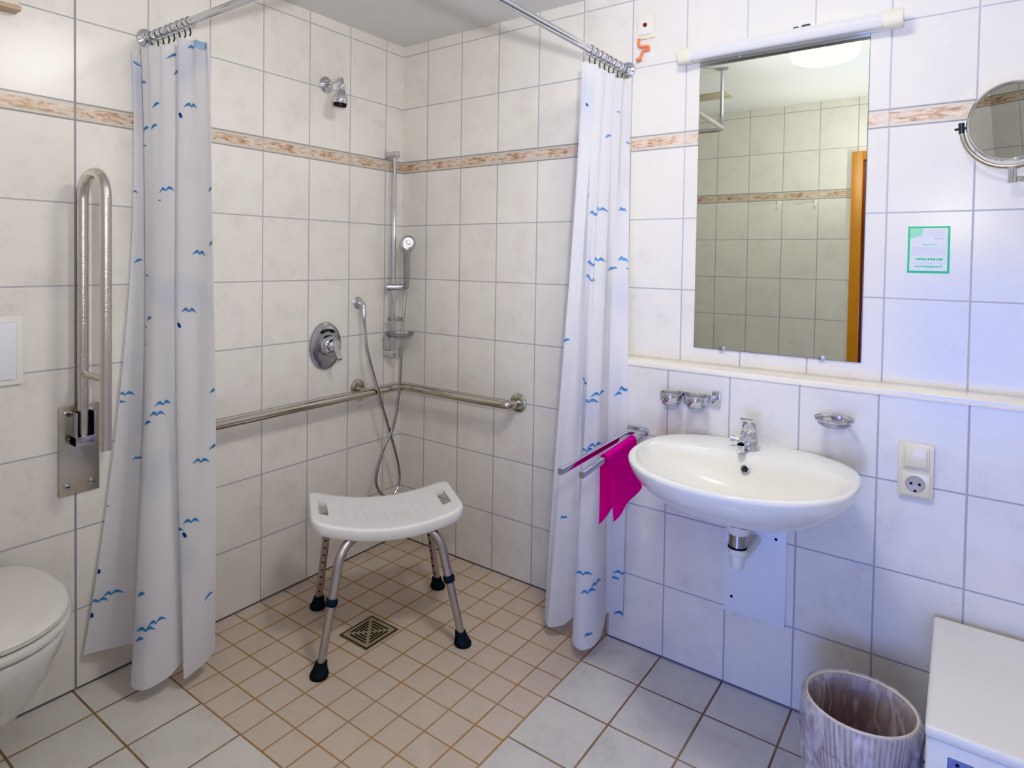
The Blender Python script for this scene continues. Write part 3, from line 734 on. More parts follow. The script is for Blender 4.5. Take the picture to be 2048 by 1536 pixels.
# ================================================================== TOILET
t = thing('toilet', 'white wall-hung toilet with closed lid, cut off by the left edge', 'toilet', (0, -1.745, .2))
def egg(z, x0, x1, w, cy=-1.745, n=48, back=.0, sc=1.):
    """outline from the wall (x0) to the front (x1), half width w"""
    pts = []
    xm = x0+(x1-x0)*.48
    for k in range(n):
        a = 2*PI*k/n; c, s = math.cos(a), math.sin(a)
        if c >= 0: x = xm+(x1-xm)*abs(c)**.92; y = w*math.copysign(abs(s)**.96, s)
        else: x = xm-(xm-x0)*abs(c)**.5; y = w*math.copysign(abs(s)**.55, s)*(1-.06*abs(c))
        pts.append((x, cy+y, z))
    return pts
bm = bm_new()
bridge_rings(bm, [egg(.10, .0, .10, .07), egg(.105, .0, .20, .10), egg(.16, .0, .29, .125), egg(.23, .0, .365, .15), egg(.31, .0, .43, .172), egg(.37, .0, .465, .185), egg(.405, .0, .482, .191), egg(.425, .0, .485, .192), egg(.432, .002, .478, .188)], cap0=True, cap1=True)
obj('bowl', bm, M['toilet'], t, 50)
bm = bm_new()
bridge_rings(bm, [egg(.434, .045, .478, .186), egg(.436, .04, .490, .194), egg(.446, .04, .494, .197), egg(.4545, .04, .490, .194), egg(.456, .045, .478, .186)], cap0=True, cap1=True)
obj('seat_ring', bm, M['lid'], t, 50)
bm = bm_new()
bridge_rings(bm, [egg(.4585, .045, .474, .184), egg(.460, .04, .485, .191), egg(.472, .04, .487, .192), egg(.481, .043, .478, .186), egg(.486, .06, .455, .170), egg(.4885, .12, .36, .11)], cap0=True, cap1=True)
obj('lid', bm, M['lid'], t, 50)
for s in (-1, 1):
    bm = bm_new(); add_tube(bm, [(.028, -1.745+s*.08, .452), (.028, -1.745+s*.135, .452)], .011, 14); add_tube(bm, [(.028, -1.745+s*.1, .432), (.028, -1.745+s*.1, .452)], .008, 12); obj('hinge', bm, M['chrome_soft'], t)
t = thing('flush_plate', 'white rectangular flush plate on the wall above the toilet', 'flush plate', (0, -1.68, .97))
bm = bm_new(); add_box(bm, 0, .010, -1.93, -1.560, .972, 1.168, .004); obj('frame', bm, M['white_plastic'], t)
bm = bm_new(); add_box(bm, .008, .014, -1.915, -1.578, .988, 1.152, .004); obj('push_button', bm, M['panel'], t)
t = thing('wall_cabinet', 'pale wall box at the very top left, only its corner in view', 'cabinet', (0, -1.75, 2.0))
bm = bm_new(); add_box(bm, 0, .045, -1.95, -1.578, 2.030, 2.25, .004); obj('body', bm, M['cream_border'], t)
bm = bm_new(); add_box(bm, .0, .05, -1.955, -1.574, 2.018, 2.031, .003); obj('bottom_rim', bm, simple('brown cabinet rim', srgb(188, 164, 140), .4, noise=.1), t)

# ================================================================== WASHBASIN
t = thing('washbasin', 'white oval ceramic washbasin mounted on the ledge wall below the mirror', 'washbasin', (1.657, LY, .6))
BC = (1.657, -.372)
def oval(sx, sf, sb, z, cx=BC[0], cy=BC[1], n=72, e=2.15, eb=2.7, yclip=LY):
    pts = []
    for k in range(n):
        a = 2*PI*k/n; c, s = math.cos(a), math.sin(a)
        ee = e if s < 0 else eb
        x = cx+sx*math.copysign(abs(c)**(2/ee), c)
        y = cy+(sf if s < 0 else sb)*math.copysign(abs(s)**(2/ee), s)
        pts.append((x, min(y, yclip), z))
    return pts
bm = bm_new()
Z = .790
hull = [oval(.060, .055, .17, .646), oval(.130, .118, .20, .653), oval(.186, .164, .225, .670), oval(.230, .210, .238, .694), oval(.257, .243, .245, .718), oval(.277, .269, .249, .743),
 oval(.288, .285, .250, .765), oval(.2925, .2915, .250, .780), oval(.292, .291, .250, .788), oval(.288, .286, .249, Z+.0015), oval(.278, .276, .244, Z+.002)]
# top deck to the bowl edge, then down
inn = [oval(.271, .262, .122, Z-.001, e=2.1, eb=2.1), oval(.266, .256, .115, Z-.008, e=2.1, eb=2.1), oval(.254, .242, .107, Z-.026, e=2.1, eb=2.1), oval(.234, .216, .097, Z-.050, e=2.1, eb=2.1),
 oval(.202, .180, .085, Z-.076, e=2.1, eb=2.1), oval(.158, .138, .068, Z-.098, e=2.05, eb=2.05), oval(.108, .092, .05, Z-.112, e=2, eb=2), oval(.060, .053, .036, Z-.119, e=2, eb=2), oval(.024, .022, .022, Z-.122, e=2, eb=2)]
bridge_rings(bm, hull+inn, cap0=True, cap1=False)
obj('basin', bm, M['porcelain'], t, 60)
bm = bm_new(); add_lathe(bm, [(0, .001), (.012, .003), (.021, .002), (.024, 0), (.022, -.01)], (BC[0], BC[1], Z-.121)); obj('plug', bm, M['chrome'], t)
# overflow
om = Matrix.Rotation(math.radians(64), 3, 'X')
bm = bm_new(); add_lathe(bm, [(.0075, .001), (.0095, .004), (.0118, .0035), (.0125, -.002)], (1.653, -.2765, .7475), mat=om, n=24); obj('overflow_ring', bm, M['chrome'], t)
bm = bm_new(); add_lathe(bm, [(0, .0015), (.0085, .0015), (.0085, -.002)], (1.653, -.2765, .7475), mat=om, n=24); obj('overflow_hole', bm, M['dark_grey'], t)
# tap
t = thing('basin_tap', 'chrome single-lever tap standing on the back of the washbasin', 'tap', (1.645, -.182, Z))
bm = bm_new(); add_lathe(bm, [(0, 0), (.027, 0), (.028, .004), (.0255, .008), (.0245, .030), (.0245, .046), (.021, .052), (0, .053)], (1.645, -.206, Z+.0015), n=28); obj('body', bm, M['chrome'], t)
bm = bm_new()
sp = smooth_path([(1.645, -.206, Z+.030), (1.643, -.228, Z+.035), (1.640, -.252, Z+.032), (1.638, -.272, Z+.024)], 6)
add_tube(bm, sp, .0125, 16, radii=[.018-.006*i/(len(sp)-1) for i in range(len(sp))]); add_lathe(bm, [(0, -.016), (.0105, -.016), (.011, -.004), (.0105, .004)], (1.638, -.271, Z+.020), n=18); obj('spout', bm, M['chrome'], t)
bm = bm_new(); add_lathe(bm, [(.020, 0), (.0215, .006), (.020, .020), (.014, .028), (0, .030)], (1.645, -.206, Z+.0525), n=24)
add_box(bm, 1.6250, 1.6650, -.236, -.196, Z+.070, Z+.080, .003)
for v in bm.verts:
    if v.co.z > Z+.0695 and v.co.y < -.15: v.co.z += (-.196-v.co.y)*.45
obj('lever', bm, M['chrome'], t)
bm = bm_new(); add_tube(bm, [(1.625, -.208, Z+.022), (1.600, -.212, Z+.024)], .004, 10); add_tube(bm, [(1.606, -.211, Z+.024), (1.593, -.213, Z+.025)], .0085, 14); obj('side_knob', bm, M['chrome_soft'], t)
# trap
t = thing('basin_trap', 'white and chrome bottle trap under the washbasin', 'drain trap', (1.643, -.30, .45))
bm = bm_new(); add_lathe(bm, [(0, .665), (.034, .665), (.034, .575), (.029, .566), (0, .566)], (1.643, -.30, 0), n=30); obj('outlet_collar', bm, M['white_plastic'], t)
bm = bm_new(); add_lathe(bm, [(0, .568), (.0245, .568), (.0250, .564), (.0240, .546), (.0250, .528), (0, .528)], (1.643, -.30, 0), n=30); obj('chrome_sleeve', bm, M['chrome_soft'], t)
bm = bm_new(); add_lathe(bm, [(0, .5285), (.0262, .5285), (.0262, .523), (0, .523)], (1.643, -.30, 0), n=30); obj('gasket', bm, M['black'], t)
bm = bm_new(); add_lathe(bm, [(0, .524), (.0255, .524), (.0245, .506), (.0205, .502), (.020, .470), (.016, .462), (0, .460)], (1.643, -.30, 0), n=30)
obj('trap_cup', bm, M['white_plastic'], t)
bm = bm_new(); add_tube(bm, fillet([(1.650, -.29, .492), (1.655, -.24, .492), (1.655, LY, .492)], .02), .0145, 16); obj('waste_pipe', bm, M['white_plastic'], t)
t = thing('service_panel', 'white screwed cover panel on the tiles behind the basin trap', 'access panel', (1.65, LY, .4))
bm = bm_new(); add_box(bm, 1.560, 1.741, LY-.006, LY, .241, .556, .002); obj('plate', bm, M['panel'], t)
for p in ((1.711, .507), (1.585, .290)):
    bm = bm_new(); add_lathe(bm, [(0, .002), (.003, .002), (.0045, 0)], (p[0], LY-.006, p[1]), '-y', 12); obj('screw', bm, M['slot'], t)

# ---- tumbler holder, soap dish
t = thing('tumbler_holder', 'chrome double tumbler holder on the wall left of the tap', 'tumbler holder', (1.44, LY, .905))
bm = bm_new(); add_box(bm, 1.512, 1.538, LY-.012, LY, .890, .934, .003); add_box(bm, 1.405, 1.52, LY-.020, LY-.012, .905, .922, .002); obj('wall_bracket', bm, M['chrome'], t)
for x in (1.393, 1.475):
    bm = bm_new()
    add_lathe(bm, [(.0325, 0), (.0345, 0), (.0355, .002), (.0355, .022), (.0345, .024), (.0330, .024), (.0325, .022), (.0325, 0)], (x, -.178, .896), n=36); obj('holder_ring', bm, M['chrome'], t)
for i, x in enumerate((1.393, 1.475)):
    bm = bm_new(); add_lathe(bm, [(0, .880), (.024, .880), (.027, .884), (.0315, .916), (.0330, .9225), (.0318, .9225), (.0300, .916), (.0255, .886), (0, .884)], (x, -.178, 0), n=32)
    tag(obj('tumbler', bm, M['glass']), ('clear glass tumbler in the left ring of the chrome holder', 'clear glass tumbler in the right ring of the chrome holder')[i], 'glass', 'tumblers in the holder')
t = thing('soap_dish', 'clear glass soap dish in a chrome wall ring, right of the tap', 'soap dish', (1.862, LY, .9))
bm = bm_new()
ring = [(1.864+.047*math.cos(a), -.184+.044*math.sin(a), .909) for a in [2*PI*k/36 for k in range(36)]]
add_tube(bm, ring, .0036, 8, closed=True); add_box(bm, 1.852, 1.878, LY-.022, LY, .896, .916, .003); obj('holder_ring', bm, M['chrome'], t)
bm = bm_new(); add_lathe(bm, [(0, .888), (.030, .889), (.040, .896), (.050, .915), (.048, .9155), (.038, .900), (.029, .8925), (0, .8915)], (1.864, -.184, 0), n=36); obj('dish', bm, M['glass'], t)

# ---- towel rail with the pink cloth
t = thing('towel_rail', 'chrome towel rail with two square arms left of the washbasin', 'towel rail', (1.265, LY, .76))
bm = bm_new(); add_box(bm, 1.226, 1.300, LY-.012, LY, .752, .776, .003); add_box(bm, 1.240, 1.294, LY-.055, LY-.010, .757, .768, .002); obj('wall_mount', bm, M['chrome'], t)
def bar(a, b, r=.0085):
    bm = bm_new(); a, b = Vector(a), Vector(b); d_ = (b-a).normalized(); u_ = Vector((0, 0, 1)); s_ = d_.cross(u_)
    R4 = [[p+s_*(.9*r*i)+u_*(r*j) for i, j in rrect(-1, 1, -1, 1, .3, 3)] for p in (a, b)]
    bridge_rings(bm, R4, cap0=True, cap1=True); return bm
obj('rail_arm', bar((1.250, LY-.04, .764), (1.262, -.668, .757)), M['chrome'], t)
obj('rail_arm', bar((1.284, LY-.04, .762), (1.322, -.655, .757)), M['chrome'], t)
# cloth: over the right arm
bm = bm_new(); uvl = bm.loops.layers.uv.new('UVMap')
prof = []   # (side offset, z) over the arm: left flap bottom -> over -> right flap bottom
for z in [i/14 for i in range(15)]: prof.append((-.0122-.003*(1-z), z, 'l'))
for a in [PI-PI*k/8 for k in range(1, 8)]: prof.append((.0118*math.cos(a), math.sin(a), 'o'))
for z in [1-i/14 for i in range(15)]: prof.append((.0125+.014*(1-z)**1.3, z, 'r'))
NY = 26; rows = []
for j in range(NY+1):
    v = j/NY; y = -.492+.255*v; ax = 1.284+(1.322-1.284)*((y+.166)/(-.489)); row = []
    for k, (dx, z, sd) in enumerate(prof):
        zt = .762
        if sd == 'o': zz_ = zt+.0115*z
        else:
            low = (.565-.0*v) if sd == 'l' else (.572+.030*v)
            if sd == 'l': low = .556+.032*v
            zz_ = low+(zt-low)*z
        wob = (.004 if sd == 'r' else .002)*math.sin(v*9+z*3)*(1-z) if sd != 'o' else 0
        yy = y+.006*(1-z)*(1-v) if sd == 'l' else (y+(.018*(1-z)) if sd == 'r' else y)
        row.append(bm.verts.new((ax+dx+wob, yy, zz_)))
    rows.append(row)
for j in range(NY):
    for k in range(len(prof)-1):
        f = bm.faces.new((rows[j][k], rows[j][k+1], rows[j+1][k+1], rows[j+1][k])); f.smooth = True
r = bmesh.ops.solidify(bm, geom=list(bm.faces), thickness=.0022)
tag(obj('cleaning_cloth', bm, M['pink'], angle=60), 'magenta pink cloth folded over the front arm of the towel rail', 'cloth')

# ================================================================== MIRROR, LAMP, SIGNS
t = thing('wall_mirror', 'tall frameless rectangular mirror above the washbasin', 'mirror', (1.656, 0, 1.05))
bm = bm_new(); add_box(bm, 1.406, 1.906, -.004, 0, 1.053, 2.040); obj('backing', bm, M['mirror_edge'], t)
bm = bm_new(); add_box(bm, 1.407, 1.905, -.0052, -.0038, 1.054, 2.039); obj('mirror_glass', bm, M['mirror'], t)
for x, z in ((1.53, 2.036), (1.50, 1.058), (1.80, 1.058)):
    bm = bm_new(); add_box(bm, x-.008, x+.008, -.010, -.0005, z-.008, z+.006, .002); obj('mirror_clip', bm, M['chrome_soft'], t)
t = thing('mirror_light', 'long white tube light mounted above the wall mirror', 'wall light', (1.67, 0, 2.045))
bm = bm_new(); add_box(bm, 1.345, 1.985, -.035, 0, 2.032, 2.068, .004); obj('housing', bm, M['white_plastic'], t)
bm = bm_new(); add_tube(bm, [(1.385, -.052, 2.050), (1.945, -.052, 2.050)], .0215, 24); obj('tube_cover', bm, M['tube'], t)
for x0, x1 in ((1.345, 1.392), (1.938, 1.990)):
    bm = bm_new(); add_tube(bm, [(x0, -.050, 2.050), (x0+.006, -.050, 2.050), (x1-.004, -.050, 2.050), (x1, -.050, 2.050)], .025, 24, radii=[.020, .0255, .0255, .0235]); obj('end_cap', bm, M['cream_plastic'], t)
bm = bm_new(); add_box(bm, 1.41, 1.90, -.010, -.006, 2.0345, 2.0385); obj('lower_edge', bm, M['mirror_edge'], t)
bm = bm_new(); add_box(bm, 1.700, 1.716, -.030, -.004, 2.066, 2.086, .003); add_box(bm, 1.724, 1.748, -.030, -.004, 2.070, 2.088, .003); add_box(bm, 1.7155, 1.7245, -.022, -.010, 2.073, 2.079, mi=1)
tag(obj('cable_clip', bm, [M['dark_grey'], M['lime']]), 'tiny black and yellow clip standing on top of the mirror light', 'clip')

# magnifying mirror
t = thing('magnifying_mirror', 'round swivel cosmetic mirror on a curved chrome fork at the right edge', 'mirror', (2.23, 0, 1.56))
mc = Vector((2.222, -.300, 1.683)); nrm = Vector((-.42, -.9, -.10)).normalized(); q = nrm.to_track_quat('Z', 'Y').to_matrix()
bm = bm_new(); add_lathe(bm, [(0, .0035), (.0845, .0035)], mc, mat=q, n=56); obj('mirror_glass', bm, M['mirror_round'], t)
bm = bm_new(); add_lathe(bm, [(.0835, .0040), (.0880, .0050), (.0915, .0025), (.0925, -.004), (.088, -.010), (.05, -.016), (0, -.018)], mc, mat=q, n=56); obj('mirror_frame', bm, M['chrome'], t)
bm = bm_new(); xax = Vector((0, 0, 1)).cross(nrm).normalized(); xax = -xax if xax.x < 0 else xax; zax = nrm.cross(xax); zax = zax if zax.z > 0 else -zax
fk = [mc+xax*(.102*math.cos(a))+zax*(.104*math.sin(a)) for a in [PI+PI*k/24 for k in range(25)]]
add_tube(bm, fk, .0055, 12); obj('fork', bm, M['nickel'], t)
for s in (-1, 1):
    bm = bm_new(); add_tube(bm, [mc+xax*s*.088, mc+xax*s*.116], .0032, 10); add_tube(bm, [mc+xax*s*.102-zax*.012, mc+xax*s*.102+zax*.014], .0062, 12); obj('pivot_screw', bm, M['dark_grey'] if s < 0 else M['chrome'], t)
bm = bm_new(); pb = mc-zax*.104; add_tube(bm, [pb, pb-Vector((0, 0, .038))], .0085, 16); obj('post', bm, M['chrome'], t)
bm = bm_new(); e0 = pb-Vector((0, 0, .028)); add_tube(bm, fillet([e0, e0+Vector((.10, .06, -.0)), Vector((2.30, -.03, 1.535)), Vector((2.30, 0, 1.535))], .03), .0065, 12); add_lathe(bm, [(0, .016), (.018, .016), (.026, .008), (.027, 0), (0, 0)], (2.30, 0, 1.535), '-y', 24); obj('wall_arm', bm, M['chrome'], t)
bm = bm_new(); add_tube(bm, smooth_path([(2.252, -.285, 1.555), (2.262, -.283, 1.568), (2.268, -.28, 1.556), (2.256, -.285, 1.540), (2.262, -.284, 1.530)], 5), .004, 8); add_lathe(bm, [(0, -.006), (.006, 0), (0, .006)], (2.264, -.284, 1.522), n=10, mi=1)
tag(obj('hanging_tag', bm, [M['lime'], M['chrome']]), 'small lime green tag hanging beside the round mirror post', 'tag')

# notice card
t = thing('notice_card', 'small white notice with a green border on the tiles right of the mirror', 'sign', (2.062, 0, 1.39))
x0, x1, z0, z1 = 2.013, 2.111, 1.326, 1.459
bm = bm_new(); add_box(bm, x0, x1, -.0016, 0, z0, z1); obj('card', bm, M['green'], t)
bm = bm_new(); add_box(bm, x0+.0055, x1-.0055, -.0022, -.0014, z0+.0065, z1-.0055); obj('paper', bm, M['card'], t)
bm = bm_new(); add_prism(bm, [(x0+.006, z1-.006), (x0+.036, z1-.006), (x0+.034, z1-.026), (x0+.006, z1-.036)], .0006, Matrix(((1, 0, 0, 0), (0, 0, -1, -.0022), (0, 1, 0, 0), (0, 0, 0, 1)))); obj('corner_emblem', bm, M['green_pale'], t)
def dashes(bm, zc, xa, xb, h, rnd):
    x = xa
    while x < xb:
        w = rnd.uniform(.002, .0052)
        add_box(bm, x, min(x+w, xb), -.0027, -.0021, zc-h/2*rnd.uniform(.75, 1), zc+h/2*rnd.uniform(.75, 1.1)); x += w+rnd.choice((.0007, .0007, .0018))
rr = random.Random(3)
for zc_, xa, xb, hh in ((1.3655, x0+.019, x1-.015, .0075), (1.3445, x0+.019, x1-.017, .0055), (1.4070, x0+.036, x0+.068, .0028)):
    bm = bm_new(); dashes(bm, zc_, xa, xb, hh, rr); obj('green_text_line', bm, M['green'], t)
for zc_, xa, xb, hh in [(z, x0+.010, x1-.010, .0018) for z in (1.3985, 1.3945, 1.3905, 1.3865, 1.3825, 1.3785, 1.3545)]+[(z, x0+.044, x1-.012, .0017) for z in (1.446, 1.441, 1.436, 1.431)]+[(1.4235, x0+.062, x1-.014, .004)]:
    bm = bm_new(); dashes(bm, zc_, xa, xb, hh, rr); obj('grey_text_line', bm, M['greytext'], t)

# emergency call switch and its cord
t = thing('call_switch', 'small cream emergency call switch with a dark red button, high beside the right curtain', 'switch', (1.21, 0, 2.19))
bm = bm_new(); add_box(bm, 1.177, 1.243, -.010, 0, 2.152, 2.236, .003); obj('frame', bm, M['cream_plastic'], t)
bm = bm_new(); add_box(bm, 1.185, 1.235, -.016, -.008, 2.166, 2.228, .003); obj('cover', bm, M['white_plastic'], t)
bm = bm_new(); add_lathe(bm, [(0, .006), (.0065, .005), (.0078, 0)], (1.210, -.016, 2.199), '-y', 18); obj('button', bm, M['red'], t)
bm = bm_new()
add_tube(bm, smooth_path([(1.186, -.012, 2.155), (1.186, -.014, 2.135), (1.196, -.014, 2.124), (1.222, -.016, 2.120), (1.226, -.016, 2.108), (1.206, -.016, 2.108), (1.197, -.014, 2.094), (1.190, -.014, 2.080)], 6), .0052, 10)
add_lathe(bm, [(0, -.008), (.010, -.003), (.0105, .004), (0, .008)], (1.188, -.014, 2.079), n=14)
cord = tag(obj('pull_cord', bm, M['orange']), 'bundled orange pull cord hanging under the call switch', 'cord')
bm = bm_new()
add_lathe(bm, [(0, .007), (.020, .006), (.027, .003), (.028, 0), (0, 0)], (1.214, 0, 2.098), '-y', 28)
tag(obj('cord_holder', bm, M['white_plastic']), 'round white wall disc behind the orange pull cord', 'wall disc')

# switch + socket
t = thing('switch_and_socket', 'cream light switch over a round two-pin wall socket, right of the washbasin', 'socket', (2.053, LY, .79))
bm = bm_new(); add_box(bm, 2.014, 2.094, LY-.009, LY, .717, .867, .004); obj('frame', bm, M['socket_plastic'], t)
bm = bm_new(); add_box(bm, 2.024, 2.084, LY-.014, LY-.008, .798, .858, .003); add_box(bm, 2.029, 2.079, LY-.017, LY-.012, .803, .853, .003); obj('rocker', bm, M['socket_plastic'], t)
bm = bm_new(); add_box(bm, 2.022, 2.086, LY-.0125, LY-.008, .724, .786, .002); obj('socket_plate', bm, M['socket_plastic'], t)
bm = bm_new(); add_lathe(bm, [(.0225, .0006), (.0205, .0012), (.0195, .0006), (.0185, .0004), (0, .0004)], (2.054, LY-.0125, .757), '-y', 32); obj('socket_well', bm, simple('socket well shade', srgb(176, 172, 160), .35, noise=.05), t)
bm = bm_new()
for x, z in ((2.0445, .7575), (2.0635, .7575), (2.054, .7385)): add_lathe(bm, [(0, .0012), (.0033, .0012), (.0035, 0)], (x, LY-.0128, z), '-y', 12)
obj('pin_holes', bm, M['slot'], t)

# ================================================================== BIN + LINER, WHITE BOX
bc = Vector((1.9735, -.462, 0)); RB = .115; ZB = .300
t = thing('waste_bin', 'round cream slatted waste bin standing against the wall, beside the white box', 'bin', bc)
bm = bm_new()
rim = [(bc.x+RB*math.cos(a), bc.y+RB*math.sin(a), ZB) for a in [2*PI*k/48 for k in range(48)]]
add_tube(bm, rim, .0034, 8, closed=True); obj('rim', bm, simple('cream bin rim', srgb(232, 216, 180), .3, noise=.05), t)
bm = bm_new(); NS = 60
for k in range(NS):
    a = 2*PI*k/NS
    for r0, r1, z0, z1 in ((RB, RB-.012, ZB, ZB-.09), (RB-.012, RB-.036, ZB-.09, .012)):
        da = .032
        q4 = [(math.cos(a-da)*r0, math.sin(a-da)*r0, z0), (math.cos(a+da)*r0, math.sin(a+da)*r0, z0), (math.cos(a+da)*r1, math.sin(a+da)*r1, z1), (math.cos(a-da)*r1, math.sin(a-da)*r1, z1)]
        bm.faces.new([bm.verts.new(Vector(p)+bc) for p in q4])
obj('slats', bm, M['bin'], t)
bm = bm_new(); add_lathe(bm, [(RB-.004, ZB-.012), (RB-.014, ZB-.09), (RB-.040, .008), (RB-.040, 0), (0, 0)], bc, n=48)
add_lathe(bm, [(RB-.013, ZB-.085), (RB-.0115, ZB-.080), (RB-.0125, ZB-.098), (RB-.016, ZB-.100)], bc, n=48, mi=1)
obj('bin_wall', bm, [M['bin_in'], simple('brown bin band', srgb(118, 84, 40), .5, noise=.1)], t)
bm = bm_new(); rnd = random.Random(11); n = 96; rings = []
ph = [rnd.uniform(0, 6.28) for _ in range(6)]
def wr(a, amp): return amp*(math.sin(7*a+ph[0])+.7*math.sin(13*a+ph[1])+.5*math.sin(23*a+ph[2])+.4*math.sin(37*a+ph[3]))/2
spec = [(-.030, .10, .006), (-.024, .19, .007), (-.014, .26, .004), (-.0045, .297, .0015), (.003, .306, .001), (.010, .300, .002), (.013, .262, .005), (.008, .205, .008), (.004, .15, .010), (.0, .10, .012)]
for dr, z, amp in spec:
    rings.append([(bc.x+(RB+dr+wr(a+z*5, amp))*math.cos(a), bc.y+(RB+dr+wr(a+z*5, amp))*math.sin(a), z+(wr(a*1.0+2, .02) if z == .10 and dr >= 0 else 0)) for a in [2*PI*k/n for k in range(n)]])
bridge_rings(bm, rings)
tag(obj('bin_liner', bm, M['bag'], angle=80, fix=False), 'crinkled translucent plastic bag lining the round waste bin', 'bin liner')

t = thing('white_box', 'white smooth box with a handle recess, in the bottom right corner', 'box', (2.33, -.40, 0))
BX0, BX1, BY0, BY1, BZ = 2.106, 2.58, -.655, -.150, .42
bm = bm_new(); add_box(bm, BX0, BX1, BY0, BY1, .0, BZ-.022, .010, 3); obj('body', bm, M['box'], t, 40)
bm = bm_new(); add_box(bm, BX0-.002, BX1+.002, BY0-.003, BY1+.002, BZ-.024, BZ, .009, 3); obj('lid', bm, M['box'], t, 40)
bm = bm_new(); add_box(bm, 2.141, 2.185, BY0-.0015, BY0+.004, .30, .372, .004); obj('handle_recess', bm, M['notch'], t)
bm = bm_new(); add_lathe(bm, [(0, .001), (.003, .001), (.0035, 0)], (2.158, BY0-.0015, .362), '-y', 10); obj('screw', bm, M['slot'], t)

# ================================================================== OPPOSITE SIDE, SEEN IN THE MIRROR
LC = (1.63, -.985)
t = thing('ceiling_lamp', 'round glowing opal ceiling lamp, seen only in the wall mirror', 'ceiling lamp', (LC[0], LC[1], H))
bm = bm_new(); add_lathe(bm, [(0, 0), (.138, 0), (.138, -.012), (0, -.012)], (LC[0], LC[1], H), n=48); obj('base', bm, M['white_plastic'], t)
bm = bm_new(); add_lathe(bm, [(.130, -.012), (.137, -.030), (.138, -.070), (.130, -.090), (.105, -.101), (.05, -.105), (0, -.106)], (LC[0], LC[1], H), n=48); obj('shade', bm, M['lamp_glass'], t)
for i, x in enumerate((1.192, 1.404)):
    t = thing('towel_hook', ('small white wall hook by the door, left one in the mirror view', 'small white wall hook by the door, right one in the mirror view')[i], 'hook', (x, YF, 1.725), 'towel hooks by the door')
    bm = bm_new(); add_lathe(bm, [(0, .006), (.012, .005), (.014, 0), (0, 0)], (x, YF, 1.735), 'y', 18); obj('plate', bm, M['white_plastic'], t)
    bm = bm_new(); add_tube(bm, smooth_path([(x, YF+.004, 1.735), (x, YF+.022, 1.722), (x, YF+.034, 1.705), (x, YF+.042, 1.716)], 5), .004, 10); obj('prong', bm, M['white_plastic'], t)
bm = bm_new(); add_box(bm, .82, 1.015, -1.81, -1.655, H-.006, H, .002); add_box(bm, .835, 1.0, -1.795, -1.67, H-.008, H-.005, .001)
tag(obj('ceiling_hatch', bm, M['hatch']), 'small tan rectangular hatch in the ceiling behind the curtain rail, seen in the mirror', 'hatch')

# ================================================================== LIGHT
def area(name, loc, target, sx, sy, power, col, spread=180):
    l = bpy.data.lights.new(name, 'AREA'); l.shape = 'RECTANGLE'; l.size = sx; l.size_y = sy; l.energy = power; l.color = col; l.spread = math.radians(spread)
    o = bpy.data.objects.new(name, l); C.objects.link(o); o.location = loc
    o.rotation_euler = (Vector(target)-Vector(loc)).to_track_quat('-Z', 'Y').to_euler(); return o
WX0, WX1, WZ0, WZ1 = 1.72, 2.72, .12, 1.30
area('hall_daylight_fill', ((WX0+WX1)/2, -4.085, (WZ0+WZ1)/2), ((WX0+WX1)/2, 0, (WZ0+WZ1)/2), WX1-WX0-.08, WZ1-WZ0-.08, DOOR_P, (.24, .37, 1.0))  # blue fill standing in for daylight through the open door
win = bpy.data.objects.new('added_window_1', None); C.objects.link(win); win['kind'] = 'structure'; win.location = (2.22, -4.1, .7)  # made-up window, added only to give the blue fill a place
for q4 in ((WX0-.03, WX0+.03, WZ0-.03, WZ1+.03), (WX1-.03, WX1+.03, WZ0-.03, WZ1+.03), (WX0+.03, WX1-.03, WZ0-.03, WZ0+.03), (WX0+.03, WX1-.03, WZ1-.03, WZ1+.03)):
    bm = bm_new(); add_box(bm, q4[0], q4[1], -4.10, -4.06, q4[2], q4[3], .003); obj('added_window_frame', bm, M['white_plastic'], win)
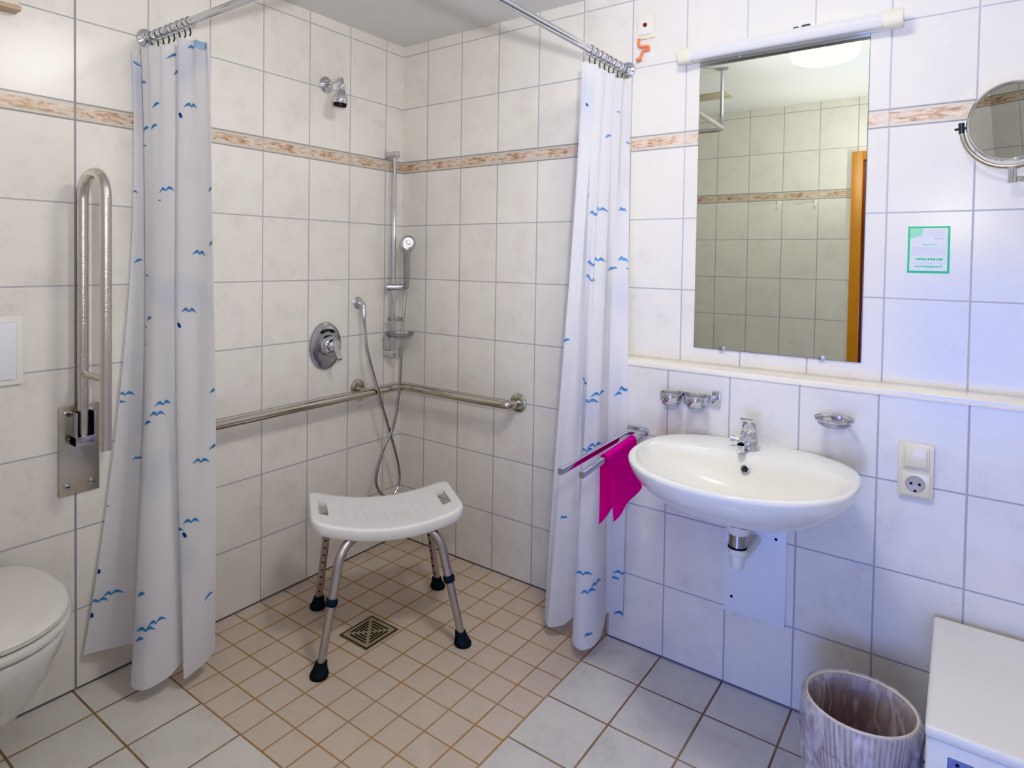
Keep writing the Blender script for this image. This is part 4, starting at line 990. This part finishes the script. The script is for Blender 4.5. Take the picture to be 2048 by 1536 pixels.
# soft fill spot added near the camera, aimed at the ceiling to flatten the light
fl = bpy.data.lights.new('bounce_fill', 'SPOT'); fl.energy = FILL_P; fl.color = (1, .985, .985); fl.spot_size = math.radians(150); fl.spot_blend = 1; fl.shadow_soft_size = .03
fo = bpy.data.objects.new('bounce_fill', fl); C.objects.link(fo); fo.location = (2.10, -1.98, 1.60)
fo.rotation_euler = (Vector((1.15, -1.15, 2.35))-fo.location).to_track_quat('-Z', 'Y').to_euler()
w = bpy.data.worlds.new('World'); bpy.context.scene.world = w; w.use_nodes = True
bg = w.node_tree.nodes['Background']; bg.inputs[0].default_value = (.72, .82, 1., 1); bg.inputs[1].default_value = WORLD_S

# ================================================================== CAMERA
cam = bpy.data.cameras.new('Camera'); co = bpy.data.objects.new('Camera', cam); C.objects.link(co)
YAW, PITCH, ROLL, F = CAMP
cam.sensor_width = 36; cam.lens = F/2048*36; cam.shift_x = SHX/2048; cam.shift_y = SHY/2048; cam.clip_start = .01
fwd = Vector((math.cos(PITCH)*math.cos(YAW), math.cos(PITCH)*math.sin(YAW), math.sin(PITCH)))
rt = Vector((math.sin(YAW), -math.cos(YAW), 0)); up = rt.cross(fwd)
r_ = rt*math.cos(ROLL)+up*math.sin(ROLL); u_ = -rt*math.sin(ROLL)+up*math.cos(ROLL)
co.matrix_world = Matrix(((r_.x, u_.x, -fwd.x, CAMC[0]), (r_.y, u_.y, -fwd.y, CAMC[1]), (r_.z, u_.z, -fwd.z, CAMC[2]), (0, 0, 0, 1)))
sc = bpy.context.scene; sc.camera = co
sc.view_settings.view_transform = 'Khronos PBR Neutral'; sc.view_settings.look = 'None'; sc.view_settings.exposure = EXPO; sc.view_settings.gamma = 1
sc.cycles.use_denoising = True; sc.cycles.max_bounces = 7; sc.cycles.diffuse_bounces = 4; sc.cycles.glossy_bounces = 4; sc.cycles.transmission_bounces = 2; sc.cycles.transparent_max_bounces = 8; sc.cycles.caustics_reflective = False
sc.cycles.use_adaptive_sampling = True; sc.cycles.adaptive_threshold = .06; sc.cycles.adaptive_min_samples = 10
sc.cycles.sample_clamp_indirect = 6; sc.cycles.caustics_refractive = False
